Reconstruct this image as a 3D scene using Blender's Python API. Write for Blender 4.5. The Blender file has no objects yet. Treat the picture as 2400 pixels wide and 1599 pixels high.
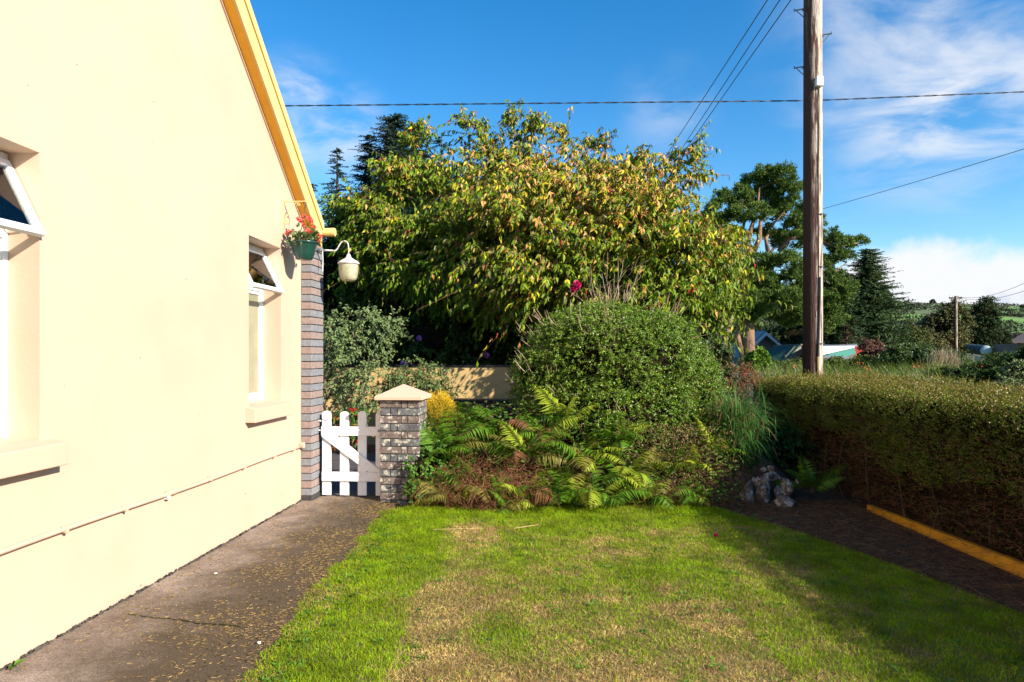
import bpy, math, random
import numpy as np
from mathutils import Vector, Matrix
random.seed(7); R=np.random.default_rng(7)
sc=bpy.context.scene; COL=sc.collection
# ---------------------------------------------------------------- camera, sky, sun, exposure
TH=math.atan(117/1600); CT,ST=math.cos(TH),math.sin(TH)
cd=bpy.data.cameras.new('camera'); cam=bpy.data.objects.new('camera',cd); COL.objects.link(cam)
cam.location=(0,0,1.5); cam.rotation_euler=(math.pi/2,0,TH); cd.lens=24; cd.sensor_width=36
cd.shift_y=30.5/2400; cd.clip_end=6000; cd.clip_start=.05; sc.camera=cam
sc.view_settings.view_transform='Standard'; sc.view_settings.look='None'; sc.view_settings.gamma=1
sc.view_settings.exposure=1.02
RAY=Vector((-.204,.131,-.124)).normalized()
SUNEL=math.asin(-RAY.z); SUNAZ=math.atan2(-RAY.x,-RAY.y)   # clockwise from +Y
sl=bpy.data.lights.new('sun','SUN'); sun=bpy.data.objects.new('sun',sl); COL.objects.link(sun)
sun.rotation_euler=RAY.to_track_quat('-Z','Y').to_euler(); sl.energy=5.0; sl.angle=math.radians(.5); sl.color=(1,.93,.80)
def build_world():
    w=bpy.data.worlds.new('World'); sc.world=w; w.use_nodes=True; nt=w.node_tree; nt.nodes.clear()
    N=nt.nodes.new; Lk=nt.links.new
    out=N('ShaderNodeOutputWorld'); bg=N('ShaderNodeBackground'); bc=N('ShaderNodeBackground'); mx=N('ShaderNodeMixShader')
    sky=N('ShaderNodeTexSky'); sky.sky_type='NISHITA'; sky.sun_disc=False
    sky.sun_elevation=SUNEL; sky.sun_rotation=SUNAZ; sky.air_density=1.0; sky.dust_density=.25; sky.ozone_density=2.2
    hs=N('ShaderNodeHueSaturation'); hs.inputs['Saturation'].default_value=1.42; hs.inputs['Value'].default_value=1.0
    Lk(sky.outputs[0],hs.inputs['Color']); Lk(hs.outputs[0],bg.inputs[0]); bg.inputs[1].default_value=.108
    tc=N('ShaderNodeTexCoord')
    def math_(op,a,b=None,c=None):
        m=N('ShaderNodeMath'); m.operation=op
        for i,v in enumerate((a,b,c)):
            if v is None: continue
            if isinstance(v,(int,float)): m.inputs[i].default_value=v
            else: Lk(v,m.inputs[i])
        return m.outputs[0]
    sep=N('ShaderNodeSeparateXYZ'); Lk(tc.outputs['Generated'],sep.inputs[0])
    zz=math_('ADD',math_('MAXIMUM',sep.outputs[2],0.0),.12)
    cmb=N('ShaderNodeCombineXYZ'); Lk(math_('DIVIDE',sep.outputs[0],zz),cmb.inputs[0]); Lk(math_('DIVIDE',sep.outputs[1],zz),cmb.inputs[1])
    n1=N('ShaderNodeTexNoise'); n1.inputs['Scale'].default_value=2.6; n1.inputs['Detail'].default_value=9; n1.inputs['Roughness'].default_value=.56
    n1.inputs['Distortion'].default_value=.5
    Lk(cmb.outputs[0],n1.inputs['Vector'])
    n2=N('ShaderNodeTexNoise'); n2.inputs['Scale'].default_value=5.5; n2.inputs['Detail'].default_value=7; n2.inputs['Roughness'].default_value=.6
    Lk(tc.outputs['Generated'],n2.inputs['Vector'])
    def spot(px,py,rad):
        X=(px-1200)/1600;Z=(830-py)/1600
        v=Vector((X*CT-ST,X*ST+CT,Z)).normalized()
        d=N('ShaderNodeVectorMath'); d.operation='DISTANCE'; Lk(tc.outputs['Generated'],d.inputs[0]); d.inputs[1].default_value=v
        m=N('ShaderNodeMapRange'); m.interpolation_type='SMOOTHSTEP'; Lk(d.outputs['Value'],m.inputs[0])
        m.inputs[1].default_value=0; m.inputs[2].default_value=rad; m.inputs[3].default_value=1; m.inputs[4].default_value=0
        return m.outputs[0]
    wisps=None
    for px,py,rad,k in ((2230,20,.24,.9),(2200,225,.17,1.0),(2400,200,.15,.8),(1980,215,.10,.5),(700,270,.10,1.0),(790,300,.09,.8),(1560,260,.09,.3),(2060,80,.12,.5)):
        s=math_('MULTIPLY',spot(px,py,rad),k); wisps=s if wisps is None else math_('MAXIMUM',wisps,s)
    mr=N('ShaderNodeMapRange'); mr.interpolation_type='SMOOTHSTEP'; Lk(n1.outputs[0],mr.inputs[0]); mr.inputs[1].default_value=.36; mr.inputs[2].default_value=.66
    w1=math_('MULTIPLY',math_('MULTIPLY',mr.outputs[0],wisps),.95)
    # cumulus bank low on the right: height threshold perturbed by noise
    bank=math_('ADD',sep.outputs[2],math_('MULTIPLY',math_('SUBTRACT',n2.outputs[0],.5),-.16))
    side=N('ShaderNodeMapRange'); side.interpolation_type='SMOOTHSTEP'; Lk(sep.outputs[0],side.inputs[0]); side.inputs[1].default_value=.12; side.inputs[2].default_value=.42
    side.inputs[3].default_value=.03; side.inputs[4].default_value=.122
    top=N('ShaderNodeMapRange'); top.interpolation_type='SMOOTHSTEP'; Lk(math_('SUBTRACT',side.outputs[0],bank),top.inputs[0]); top.inputs[1].default_value=-.012; top.inputs[2].default_value=.022
    gen=N('ShaderNodeMapRange'); gen.interpolation_type='SMOOTHSTEP'; Lk(n1.outputs[0],gen.inputs[0]); gen.inputs[1].default_value=.62; gen.inputs[2].default_value=.9; gen.inputs[4].default_value=.4
    fac=math_('MAXIMUM',math_('MAXIMUM',w1,top.outputs[0]),math_('MULTIPLY',gen.outputs[0],.5))
    n3=N('ShaderNodeTexNoise'); n3.inputs['Scale'].default_value=11; n3.inputs['Detail'].default_value=5
    Lk(tc.outputs['Generated'],n3.inputs['Vector'])
    g=N('ShaderNodeMapRange'); g.interpolation_type='SMOOTHSTEP'; Lk(n3.outputs[0],g.inputs[0]); g.inputs[1].default_value=.52; g.inputs[2].default_value=.68
    # grey bases sit low in the bank
    low=N('ShaderNodeMapRange'); Lk(sep.outputs[2],low.inputs[0]); low.inputs[1].default_value=.055; low.inputs[2].default_value=.10; low.inputs[3].default_value=1; low.inputs[4].default_value=0
    cc=N('ShaderNodeMix'); cc.data_type='RGBA'; Lk(math_('MULTIPLY',math_('MULTIPLY',g.outputs[0],low.outputs[0]),.8),cc.inputs[0])
    cc.inputs[6].default_value=(.95,.97,1,1); cc.inputs[7].default_value=(.42,.55,.80,1)
    Lk(cc.outputs[2],bc.inputs[0]); bc.inputs[1].default_value=.50
    Lk(fac,mx.inputs[0]); Lk(bg.outputs[0],mx.inputs[1]); Lk(bc.outputs[0],mx.inputs[2]); Lk(mx.outputs[0],out.inputs[0])
build_world()

# ---------------------------------------------------------------- geometry helpers
def ray(px,py):
    X=(px-1200)/1600;Z=(830-py)/1600
    return np.array((X*CT-ST,X*ST+CT,Z))
O=np.array((0,0,1.5))
def at(px,py,Y): return O+ray(px,py)*Y
def onx(px,py,x): d=ray(px,py); return O+d*x/d[0]
def ony(px,py,y): d=ray(px,py); return O+d*y/d[1]
def onz(px,py,z): d=ray(px,py); return O+d*(z-1.5)/d[2]
def W(X,Y,Z=0.): return np.array((X*CT-Y*ST,X*ST+Y*CT,Z))
def Wa(X,Y,Z): return np.stack([X*CT-Y*ST,X*ST+Y*CT,Z],-1)
def unit(v): return v/np.maximum(np.linalg.norm(v,axis=-1,keepdims=True),1e-9)

def vnoise(x,y,seed=0):
    xi=np.floor(x).astype(int); yi=np.floor(y).astype(int); fx=x-xi; fy=y-yi
    fx=fx*fx*(3-2*fx); fy=fy*fy*(3-2*fy)
    def h(a,b):
        v=np.sin(a*127.1+b*311.7+seed*74.7)*43758.5453; return v-np.floor(v)
    return (h(xi,yi)*(1-fx)+h(xi+1,yi)*fx)*(1-fy)+(h(xi,yi+1)*(1-fx)+h(xi+1,yi+1)*fx)*fy
def fbm(x,y,seed=0): return .55*vnoise(x,y,seed)+.28*vnoise(x*2.1,y*2.1,seed+1)+.17*vnoise(x*4.3,y*4.3,seed+2)

def link(name,me,mat=None,parent=None,**kw):
    o=bpy.data.objects.new(name,me); COL.objects.link(o)
    if mat is not None and me is not None:
        for m in (mat if isinstance(mat,(list,tuple)) else [mat]): me.materials.append(m)
    if parent is not None: o.parent=parent
    for k,v in kw.items(): o[k]=v
    return o
def thing(name,label,cat,loc=(0,0,0),rz=0,group=None):
    o=bpy.data.objects.new(name,None); COL.objects.link(o); o.location=loc; o.rotation_euler=(0,0,rz)
    o.empty_display_size=.1; o['label']=label; o['category']=cat
    if group: o['group']=group
    return o
def tag(o,label,cat,group=None):
    o['label']=label; o['category']=cat
    if group: o['group']=group
    return o
def np_mesh(name,V,F,C=None,smooth=False):
    V=np.asarray(V,np.float32); F=np.asarray(F,np.int32); k=F.shape[1]
    me=bpy.data.meshes.new(name); me.vertices.add(len(V)); me.vertices.foreach_set('co',V.ravel())
    me.loops.add(F.size); me.loops.foreach_set('vertex_index',F.ravel())
    me.polygons.add(len(F)); me.polygons.foreach_set('loop_start',np.arange(0,F.size,k,dtype=np.int32))
    if C is not None:
        a=me.attributes.new('col','FLOAT_COLOR','POINT'); cc=np.ones((len(V),4),np.float32); cc[:,:3]=C; a.data.foreach_set('color',cc.ravel())
    if smooth: me.polygons.foreach_set('use_smooth',np.ones(len(F),bool))
    me.update(calc_edges=True); return me
def leaves(name,P,A,N,L,Wd,C,E=None,bend=.2,fold=.2,simple=False):
    """one mesh of leaves: P base, A axis, N normal, L length, Wd width, C colour, E margin colour"""
    n=len(P); A=unit(A); S=unit(np.cross(A,N)); N=unit(np.cross(S,A)); L=np.broadcast_to(L,(n,))[:,None]; Wd=np.broadcast_to(Wd,(n,))[:,None]
    b=P; t=P+A*L-N*bend*L; l=P+A*L*.42+S*Wd*.5+N*fold*Wd; r=P+A*L*.42-S*Wd*.5+N*fold*Wd
    if simple:
        V=np.stack([b,r,t,l],1).reshape(-1,3); i=np.arange(n)[:,None]*4; F=i+np.array([[0,1,2,3]])
        CC=np.repeat(C,4,0)
    else:
        m=P+A*L*.5-N*bend*L*.2
        V=np.stack([b,r,m,l,t],1).reshape(-1,3); i=np.arange(n)[:,None]*5
        F=np.concatenate([i+np.array([[0,1,2]]),i+np.array([[0,2,3]]),i+np.array([[3,2,4]]),i+np.array([[2,1,4]])])
        CC=np.repeat(C,5,0)
        if E is not None: CC=CC.reshape(n,5,3).copy(); CC[:,[1,3,4]]=E[:,None]; CC=CC.reshape(-1,3)
    return np_mesh(name,V,F,CC)
def blades(name,P,H,Ld,L,Wd,C):
    n=len(P); L=np.broadcast_to(L,(n,))[:,None]; Wd=np.broadcast_to(Wd,(n,))[:,None]
    S=unit(np.cross(H,Ld+1e-4))*Wd*.5
    p1=P+H*L*.55+Ld*L*.22; p2=P+H*L*.9+Ld*L*.75
    V=np.stack([P-S,P+S,p1+S*.8,p1-S*.8,p2],1).reshape(-1,3); i=np.arange(n)[:,None]*5
    F=np.concatenate([i+np.array([[0,1,2]]),i+np.array([[0,2,3]]),i+np.array([[3,2,4]])])
    return np_mesh(name,V,F,np.repeat(C,5,0))
def arcs(name,P,D,L,Wd,C,g=1.0,seg=6):
    """long arching grass blades: start P, direction D, gravity g"""
    n=len(P); L=np.broadcast_to(L,(n,))[:,None]; Wd=np.broadcast_to(Wd,(n,))[:,None]; g=np.broadcast_to(g,(n,))[:,None]
    S=unit(np.cross(D,np.array([[0,0,1.]]))+1e-5); p=P.copy(); d=unit(D); Vs=[]
    for k in range(seg+1):
        w=Wd*.5*(1-(k/seg)**2)+.0004; Vs+= [p-S*w,p+S*w]
        p=p+d*L/seg; d=unit(d+np.array([[0,0,-1.]])*g/seg)
    V=np.stack(Vs,1).reshape(-1,3); m=2*(seg+1); i=np.arange(n)[:,None]*m
    F=np.concatenate([i+np.array([[2*k,2*k+1,2*k+3,2*k+2]]) for k in range(seg)])
    return np_mesh(name,V,F,np.repeat(C,m,0))
def sticks(name,P0,P1,r0,r1,C):
    n=len(P0); A=unit(P1-P0); U=unit(np.cross(A,np.array([[.3,.2,.93]]))); Vv=np.cross(A,U)
    r0=np.broadcast_to(r0,(n,))[:,None]; r1=np.broadcast_to(r1,(n,))[:,None]; out=[]
    for (p,r) in ((P0,r0),(P1,r1)):
        for k in range(3):
            a=2*math.pi*k/3; out.append(p+(U*math.cos(a)+Vv*math.sin(a))*r)
    V=np.stack(out,1).reshape(-1,3); i=np.arange(n)[:,None]*6
    F=np.concatenate([i+np.array([[k,(k+1)%3,3+(k+1)%3,3+k]]) for k in range(3)])
    return np_mesh(name,V,F,np.repeat(C,6,0))
class MB:
    def __init__(s): s.v=[]; s.f=[]
    def add(s,v,f):
        o=len(s.v); s.v+= [tuple(map(float,x)) for x in v]; s.f+= [tuple(i+o for i in q) for q in f]; return s
    def box(s,a,b,bev=0):
        x0,y0,z0=a; x1,y1,z1=b
        return s.add([(x0,y0,z0),(x1,y0,z0),(x1,y1,z0),(x0,y1,z0),(x0,y0,z1),(x1,y0,z1),(x1,y1,z1),(x0,y1,z1)],
            [(0,3,2,1),(4,5,6,7),(0,1,5,4),(1,2,6,5),(2,3,7,6),(3,0,4,7)])
    def tube(s,pts,rad,n=8,cap=True):
        pts=[Vector(p) for p in pts]; m=len(pts); rad=[rad]*m if isinstance(rad,(int,float)) else rad
        o=len(s.v); prev=None
        for i,p in enumerate(pts):
            t=(pts[min(i+1,m-1)]-pts[max(i-1,0)]).normalized()
            if prev is None: u=t.orthogonal().normalized()
            else: u=(prev-t*prev.dot(t)).normalized()
            prev=u; v=t.cross(u)
            for k in range(n):
                a=2*math.pi*k/n; q=p+(u*math.cos(a)+v*math.sin(a))*rad[i]; s.v.append(tuple(q))
        for i in range(m-1):
            for k in range(n):
                a=o+i*n+k; b=o+i*n+(k+1)%n; s.f.append((a,b,b+n,a+n))
        if cap: s.f.append(tuple(o+k for k in range(n-1,-1,-1))); s.f.append(tuple(o+(m-1)*n+k for k in range(n)))
        return s
    def lathe(s,c,prof,n=32,rib=0):
        o=len(s.v)
        for (r,z) in prof:
            for k in range(n):
                a=2*math.pi*k/n; rr=r*(1+(rib if k%2 else -rib)); s.v.append((c[0]+rr*math.cos(a),c[1]+rr*math.sin(a),c[2]+z))
        for i in range(len(prof)-1):
            for k in range(n):
                a=o+i*n+k; b=o+i*n+(k+1)%n; s.f.append((a,b,b+n,a+n))
        return s
    def prism(s,poly,axis,a,b):
        """poly: 2-D points; axis 0/1/2 extruded from a to b"""
        def P(q,t): return (t,q[0],q[1]) if axis==0 else ((q[0],t,q[1]) if axis==1 else (q[0],q[1],t))
        n=len(poly); v=[P(q,a) for q in poly]+[P(q,b) for q in poly]
        return s.add(v,[tuple(range(n-1,-1,-1)),tuple(range(n,2*n))]+[(k,(k+1)%n,n+(k+1)%n,n+k) for k in range(n)])
    def mesh(s,name,smooth=False,bev=0,seg=2):
        me=bpy.data.meshes.new(name); me.from_pydata(s.v,[],s.f); 
        if smooth: me.polygons.foreach_set('use_smooth',np.ones(len(me.polygons),bool))
        me.update()
        import bmesh
        bm=bmesh.new(); bm.from_mesh(me)
        bmesh.ops.recalc_face_normals(bm,faces=bm.faces)
        if bev: bmesh.ops.bevel(bm,geom=bm.edges[:],offset=bev,segments=seg,affect='EDGES',profile=.5)
        bm.to_mesh(me); bm.free()
        return me
    def obj(s,name,mat,parent=None,smooth=False,bev=0,**kw): return link(name,s.mesh(name,smooth,bev),mat,parent,**kw)

# ---------------------------------------------------------------- materials
def mat_(name,col=(.5,.5,.5),rough=.7,col2=None,nscale=5,nlo=.35,nhi=.65,bump=0,bscale=40,bdist=.01,spec=.5,metal=0,attr=False,trans=0,detail=6,var=.25,col3=None,n3scale=60,n3lo=.6,n3hi=.7,stretch=None,alpha=None,transmission=0,coat=0,world=False):
    m=bpy.data.materials.new(name); m.use_nodes=True; nt=m.node_tree; b=nt.nodes['Principled BSDF']; N=nt.nodes.new; Lk=nt.links.new
    b.inputs['Roughness'].default_value=rough; b.inputs['Specular IOR Level'].default_value=spec; b.inputs['Metallic'].default_value=metal
    if coat: b.inputs['Coat Weight'].default_value=coat
    tc=N('ShaderNodeTexCoord'); vec=N('ShaderNodeNewGeometry').outputs['Position'] if world else tc.outputs['Object']
    if stretch:
        mp=N('ShaderNodeMapping'); mp.inputs['Scale'].default_value=stretch; Lk(vec,mp.inputs[0]); vec=mp.outputs[0]
    def noise(sc_,lo,hi,det=detail):
        n=N('ShaderNodeTexNoise'); n.inputs['Scale'].default_value=sc_; n.inputs['Detail'].default_value=det; n.inputs['Roughness'].default_value=.6; Lk(vec,n.inputs['Vector'])
        r=N('ShaderNodeMapRange'); Lk(n.outputs[0],r.inputs[0]); r.inputs[1].default_value=lo; r.inputs[2].default_value=hi; return r.outputs[0],n.outputs[0]
    csock=None
    if attr:
        a=N('ShaderNodeAttribute'); a.attribute_name='col'; csock=a.outputs['Color']
    elif col2 is not None:
        f,_=noise(nscale,nlo,nhi); mx=N('ShaderNodeMix'); mx.data_type='RGBA'; Lk(f,mx.inputs[0]); mx.inputs[6].default_value=(*col,1); mx.inputs[7].default_value=(*col2,1); csock=mx.outputs[2]
        if col3 is not None:
            f,_=noise(n3scale,n3lo,n3hi); m3=N('ShaderNodeMix'); m3.data_type='RGBA'; Lk(f,m3.inputs[0]); Lk(csock,m3.inputs[6]); m3.inputs[7].default_value=(*col3,1); csock=m3.outputs[2]
    if csock is not None: Lk(csock,b.inputs['Base Color'])
    else: b.inputs['Base Color'].default_value=(*col,1)
    if bump:
        _,h=noise(bscale,0,1,8); bp=N('ShaderNodeBump'); bp.inputs['Strength'].default_value=bump; bp.inputs['Distance'].default_value=bdist; Lk(h,bp.inputs['Height']); Lk(bp.outputs[0],b.inputs['Normal'])
    if trans:
        tr=N('ShaderNodeBsdfTranslucent'); mx=N('ShaderNodeMixShader'); mx.inputs[0].default_value=trans
        if csock is not None: Lk(csock,tr.inputs[0])
        else: tr.inputs[0].default_value=(*col,1)
        o=nt.nodes['Material Output']; Lk(b.outputs[0],mx.inputs[1]); Lk(tr.outputs[0],mx.inputs[2]); Lk(mx.outputs[0],o.inputs[0])
    if transmission: b.inputs['Transmission Weight'].default_value=transmission
    return m
M={}
M['wall']=mat_('cream_paint',(.57,.398,.29),.6,col2=(.54,.37,.262),nscale=1.3,bump=.35,bscale=55,bdist=.004)
M['trim']=mat_('yellow_trim_paint',(.74,.52,.20),.5,col2=(.68,.46,.16),nscale=5,bump=.3,bscale=60,bdist=.003)
M['ochre']=mat_('soffit_bounce_paint',(.84,.42,.008),.5,col2=(.74,.35,.008),nscale=6,bump=.3,bscale=60,bdist=.004)  # soffit paint with the warm bounce light put into its orange
M['backwall']=mat_('garden_wall_paint',(.60,.40,.17),.7,col2=(.52,.34,.14),nscale=2.5,bump=.35,bscale=40,bdist=.006)
M['plinth']=mat_('plinth_shaded_paint',(.70,.31,.01),.6,col2=(.5,.22,.01),nscale=9,bump=.4,bscale=60,bdist=.006)  # same yellow as the walls, its shade put into the orange colour
M['black']=mat_('black_paint',(.012,.013,.016),.35,bump=.2,bscale=60)
M['white']=mat_('white_gloss',(.80,.79,.76),.45,col2=(.68,.66,.60),nscale=14,nlo=.5,nhi=.75,bump=.15,bscale=80,bdist=.002)
M['pvc']=mat_('white_window_paint',(.82,.84,.86),.3,col2=(.74,.76,.78),nscale=20,bump=.1,bscale=90,bdist=.001)
M['mortar']=mat_('mortar',(.025,.022,.02),.95,col2=(.05,.045,.04),nscale=40,bump=.5,bscale=120,bdist=.004)
M['brick_pink']=mat_('pink_brick',world=True,col=(.235,.165,.145),rough=.9,col2=(.31,.23,.205),nscale=30,bump=.7,bscale=160,bdist=.006,col3=(.10,.07,.06),n3scale=120,n3lo=.56,n3hi=.64)
M['brick_grey']=mat_('grey_brick',world=True,col=(.17,.17,.185),rough=.9,col2=(.24,.24,.255),nscale=30,bump=.7,bscale=160,bdist=.006,col3=(.06,.055,.055),n3scale=120,n3lo=.56,n3hi=.64)
M['post_pink']=mat_('weathered_pink_brick',world=True,col=(.10,.07,.06),rough=.95,col2=(.19,.145,.125),nscale=18,bump=.9,bscale=110,bdist=.01,col3=(.52,.46,.38),n3scale=22,n3lo=.53,n3hi=.64)
M['post_grey']=mat_('weathered_grey_brick',world=True,col=(.065,.065,.068),rough=.95,col2=(.15,.15,.15),nscale=18,bump=.9,bscale=110,bdist=.01,col3=(.50,.46,.36),n3scale=19,n3lo=.53,n3hi=.64)
M['path']=mat_('old_concrete',(.17,.125,.105),.92,col2=(.29,.225,.20),nscale=1.6,nlo=.38,nhi=.62,bump=.8,bscale=140,bdist=.01,col3=(.07,.05,.035),n3scale=75,n3lo=.52,n3hi=.62,detail=9)
M['asphalt']=mat_('asphalt',(.055,.045,.05),.9,col2=(.10,.08,.08),nscale=6,bump=.6,bscale=120,bdist=.01)
def pathmat():
    m=mat_('old_concrete',(.20,.145,.105),.92,col2=(.34,.265,.21),nscale=2.2,nlo=.38,nhi=.62,bump=.8,bscale=140,bdist=.01,detail=9); nt=m.node_tree; N=nt.nodes.new; Lk=nt.links.new; b=nt.nodes['Principled BSDF']
    base=b.inputs['Base Color'].links[0].from_socket
    tc=N('ShaderNodeTexCoord'); sx=N('ShaderNodeSeparateXYZ'); Lk(tc.outputs['Object'],sx.inputs[0])
    n=N('ShaderNodeTexNoise'); n.inputs['Scale'].default_value=3.2; n.inputs['Detail'].default_value=9; n.inputs['Roughness'].default_value=.7; Lk(tc.outputs['Object'],n.inputs['Vector'])
    a=N('ShaderNodeMath'); a.operation='MULTIPLY_ADD'; Lk(n.outputs[0],a.inputs[0]); a.inputs[1].default_value=1.5; Lk(sx.outputs[0],a.inputs[2])
    r=N('ShaderNodeMapRange'); r.interpolation_type='SMOOTHSTEP'; Lk(a.outputs[0],r.inputs[0]); r.inputs[1].default_value=-2.0; r.inputs[2].default_value=-1.15
    mx=N('ShaderNodeMix'); mx.data_type='RGBA'; Lk(r.outputs[0],mx.inputs[0]); Lk(base,mx.inputs[6]); mx.inputs[7].default_value=(.075,.050,.024,1)
    n2=N('ShaderNodeTexNoise'); n2.inputs['Scale'].default_value=150; n2.inputs['Detail'].default_value=3; Lk(tc.outputs['Object'],n2.inputs['Vector'])
    r2=N('ShaderNodeMapRange'); Lk(n2.outputs[0],r2.inputs[0]); r2.inputs[1].default_value=.35; r2.inputs[2].default_value=.65; r2.inputs[3].default_value=.55; r2.inputs[4].default_value=1.35
    m2=N('ShaderNodeVectorMath'); m2.operation='SCALE'; Lk(mx.outputs[2],m2.inputs[0]); Lk(r2.outputs[0],m2.inputs['Scale']); Lk(m2.outputs[0],b.inputs['Base Color']); return m
M['path']=pathmat()
M['lawn']=mat_('lawn_soil',(.10,.11,.02),.98,col2=(.22,.15,.07),nscale=3,bump=.8,bscale=60,bdist=.02)
M['soil']=mat_('garden_soil',(.055,.027,.012),.98,col2=(.115,.062,.03),nscale=12,bump=1,bscale=60,bdist=.03)
M['ground']=mat_('field_ground',(.05,.075,.02),.98,col2=(.08,.09,.03),nscale=.4)
M['leaf']=mat_('leaf',rough=.5,attr=True,trans=.25,spec=.2)
M['leafgloss']=mat_('glossy_leaf',rough=.42,attr=True,trans=.15,spec=.32)
M['leafmatt']=mat_('matt_leaf',rough=.75,attr=True,trans=.18,spec=.2)
M['grass']=mat_('grass_blade',rough=.7,attr=True,trans=.3,spec=.08)
M['dry']=mat_('dry_stem',rough=.85,attr=True,spec=.15)
M['petal']=mat_('petal',rough=.5,attr=True,trans=.3,spec=.3)
M['bark']=mat_('bark',(.07,.05,.035),.95,col2=(.13,.095,.07),nscale=8,bump=1,bscale=25,bdist=.03,stretch=(1,1,.3))
M['pinebark']=mat_('pine_bark',(.16,.09,.055),.95,col2=(.30,.18,.11),nscale=2.5,bump=1,bscale=14,bdist=.06,stretch=(1,1,.35))
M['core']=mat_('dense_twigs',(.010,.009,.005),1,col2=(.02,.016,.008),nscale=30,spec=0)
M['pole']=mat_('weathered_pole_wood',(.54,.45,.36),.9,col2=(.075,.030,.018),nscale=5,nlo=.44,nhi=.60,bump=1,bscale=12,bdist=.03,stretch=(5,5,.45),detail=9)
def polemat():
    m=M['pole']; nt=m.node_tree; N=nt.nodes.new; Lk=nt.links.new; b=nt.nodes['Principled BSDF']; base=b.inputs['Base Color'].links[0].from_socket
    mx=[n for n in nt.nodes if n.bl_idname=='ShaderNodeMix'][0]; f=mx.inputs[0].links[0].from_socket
    # east weather side bleached bare; the dark other side has self-shadow painted in
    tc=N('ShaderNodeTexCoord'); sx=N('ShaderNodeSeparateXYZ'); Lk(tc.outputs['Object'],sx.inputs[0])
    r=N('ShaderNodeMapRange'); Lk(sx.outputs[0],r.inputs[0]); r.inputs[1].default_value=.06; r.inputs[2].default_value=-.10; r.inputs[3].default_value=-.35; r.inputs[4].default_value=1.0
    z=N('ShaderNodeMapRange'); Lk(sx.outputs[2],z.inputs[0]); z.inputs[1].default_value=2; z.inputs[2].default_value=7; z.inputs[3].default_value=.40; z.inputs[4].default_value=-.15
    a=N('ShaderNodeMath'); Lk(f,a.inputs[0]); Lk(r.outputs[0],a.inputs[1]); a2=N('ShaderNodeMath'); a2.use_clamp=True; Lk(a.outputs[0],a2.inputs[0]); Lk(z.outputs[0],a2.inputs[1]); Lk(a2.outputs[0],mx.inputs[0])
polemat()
M['galv']=mat_('galvanised_steel',(.18,.22,.24),.5,metal=.6)
M['cable']=mat_('black_cable',(.02,.022,.026),.5)
M['stone']=mat_('field_stone',(.20,.15,.11),.95,col2=(.07,.05,.04),nscale=9,bump=1,bscale=22,bdist=.05,world=True,col3=(.42,.37,.32),n3scale=16,n3lo=.50,n3hi=.60)
M['potgreen']=mat_('dark_green_plastic',(.010,.05,.038),.28,spec=.6)
M['rustwhite']=mat_('rusty_white_enamel',(.62,.62,.58),.55,col2=(.24,.11,.05),nscale=45,nlo=.56,nhi=.66,bump=.3,bscale=90,bdist=.003)
M['shade']=mat_('yellowed_ribbed_glass',(.62,.58,.42),.35,col2=(.36,.33,.16),nscale=18,nlo=.45,nhi=.75,trans=.35)
M['blind']=mat_('frosted_pane',(.25,.235,.15),.45,col2=(.30,.28,.19),nscale=8)
M['dark']=mat_('dark_interior',(.03,.028,.025),.9)
M['slate']=mat_('slate_roof',(.15,.17,.21),.6,col2=(.20,.22,.27),nscale=3)
M['render']=mat_('grey_render',(.16,.13,.115),.95,col2=(.21,.18,.16),nscale=3)
M['farwhite']=mat_('white_trim',(.75,.76,.78),.6)
M['tinroof']=mat_('green_corrugated',(.022,.085,.048),.6,col2=(.05,.11,.065),nscale=1.2,stretch=(1,1,1))
M['teal']=mat_('teal_sheet',(.05,.26,.20),.6)
M['red']=mat_('red_paint',(.42,.045,.03),.6)
M['tank']=mat_('green_tank_metal',(.008,.03,.03),.7,col2=(.015,.04,.04),nscale=2)
M['tankend']=mat_('pale_tank_end',(.38,.47,.48),.45,col2=(.30,.40,.40),nscale=2)
M['tile']=mat_('dark_roof_tile',(.05,.035,.035),.8)
M['cream']=mat_('cream_pillar',(.62,.56,.42),.8,col2=(.5,.45,.34),nscale=6,bump=.4,bscale=40)
M['palewood']=mat_('raw_wood',(.52,.34,.16),.8,col2=(.42,.26,.12),nscale=20)
def glass():
    m=bpy.data.materials.new('window_glass'); m.use_nodes=True; nt=m.node_tree; nt.nodes.clear(); N=nt.nodes.new
    o=N('ShaderNodeOutputMaterial'); g=N('ShaderNodeBsdfGlossy'); g.inputs['Roughness'].default_value=.02; t=N('ShaderNodeBsdfTransparent'); t.inputs[0].default_value=(.95,.97,.96,1)
    f=N('ShaderNodeFresnel'); f.inputs[0].default_value=1.6; mx=N('ShaderNodeMixShader'); nt.links.new(f.outputs[0],mx.inputs[0]); nt.links.new(t.outputs[0],mx.inputs[1]); nt.links.new(g.outputs[0],mx.inputs[2]); nt.links.new(mx.outputs[0],o.inputs[0]); return m
M['glass']=glass()
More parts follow.
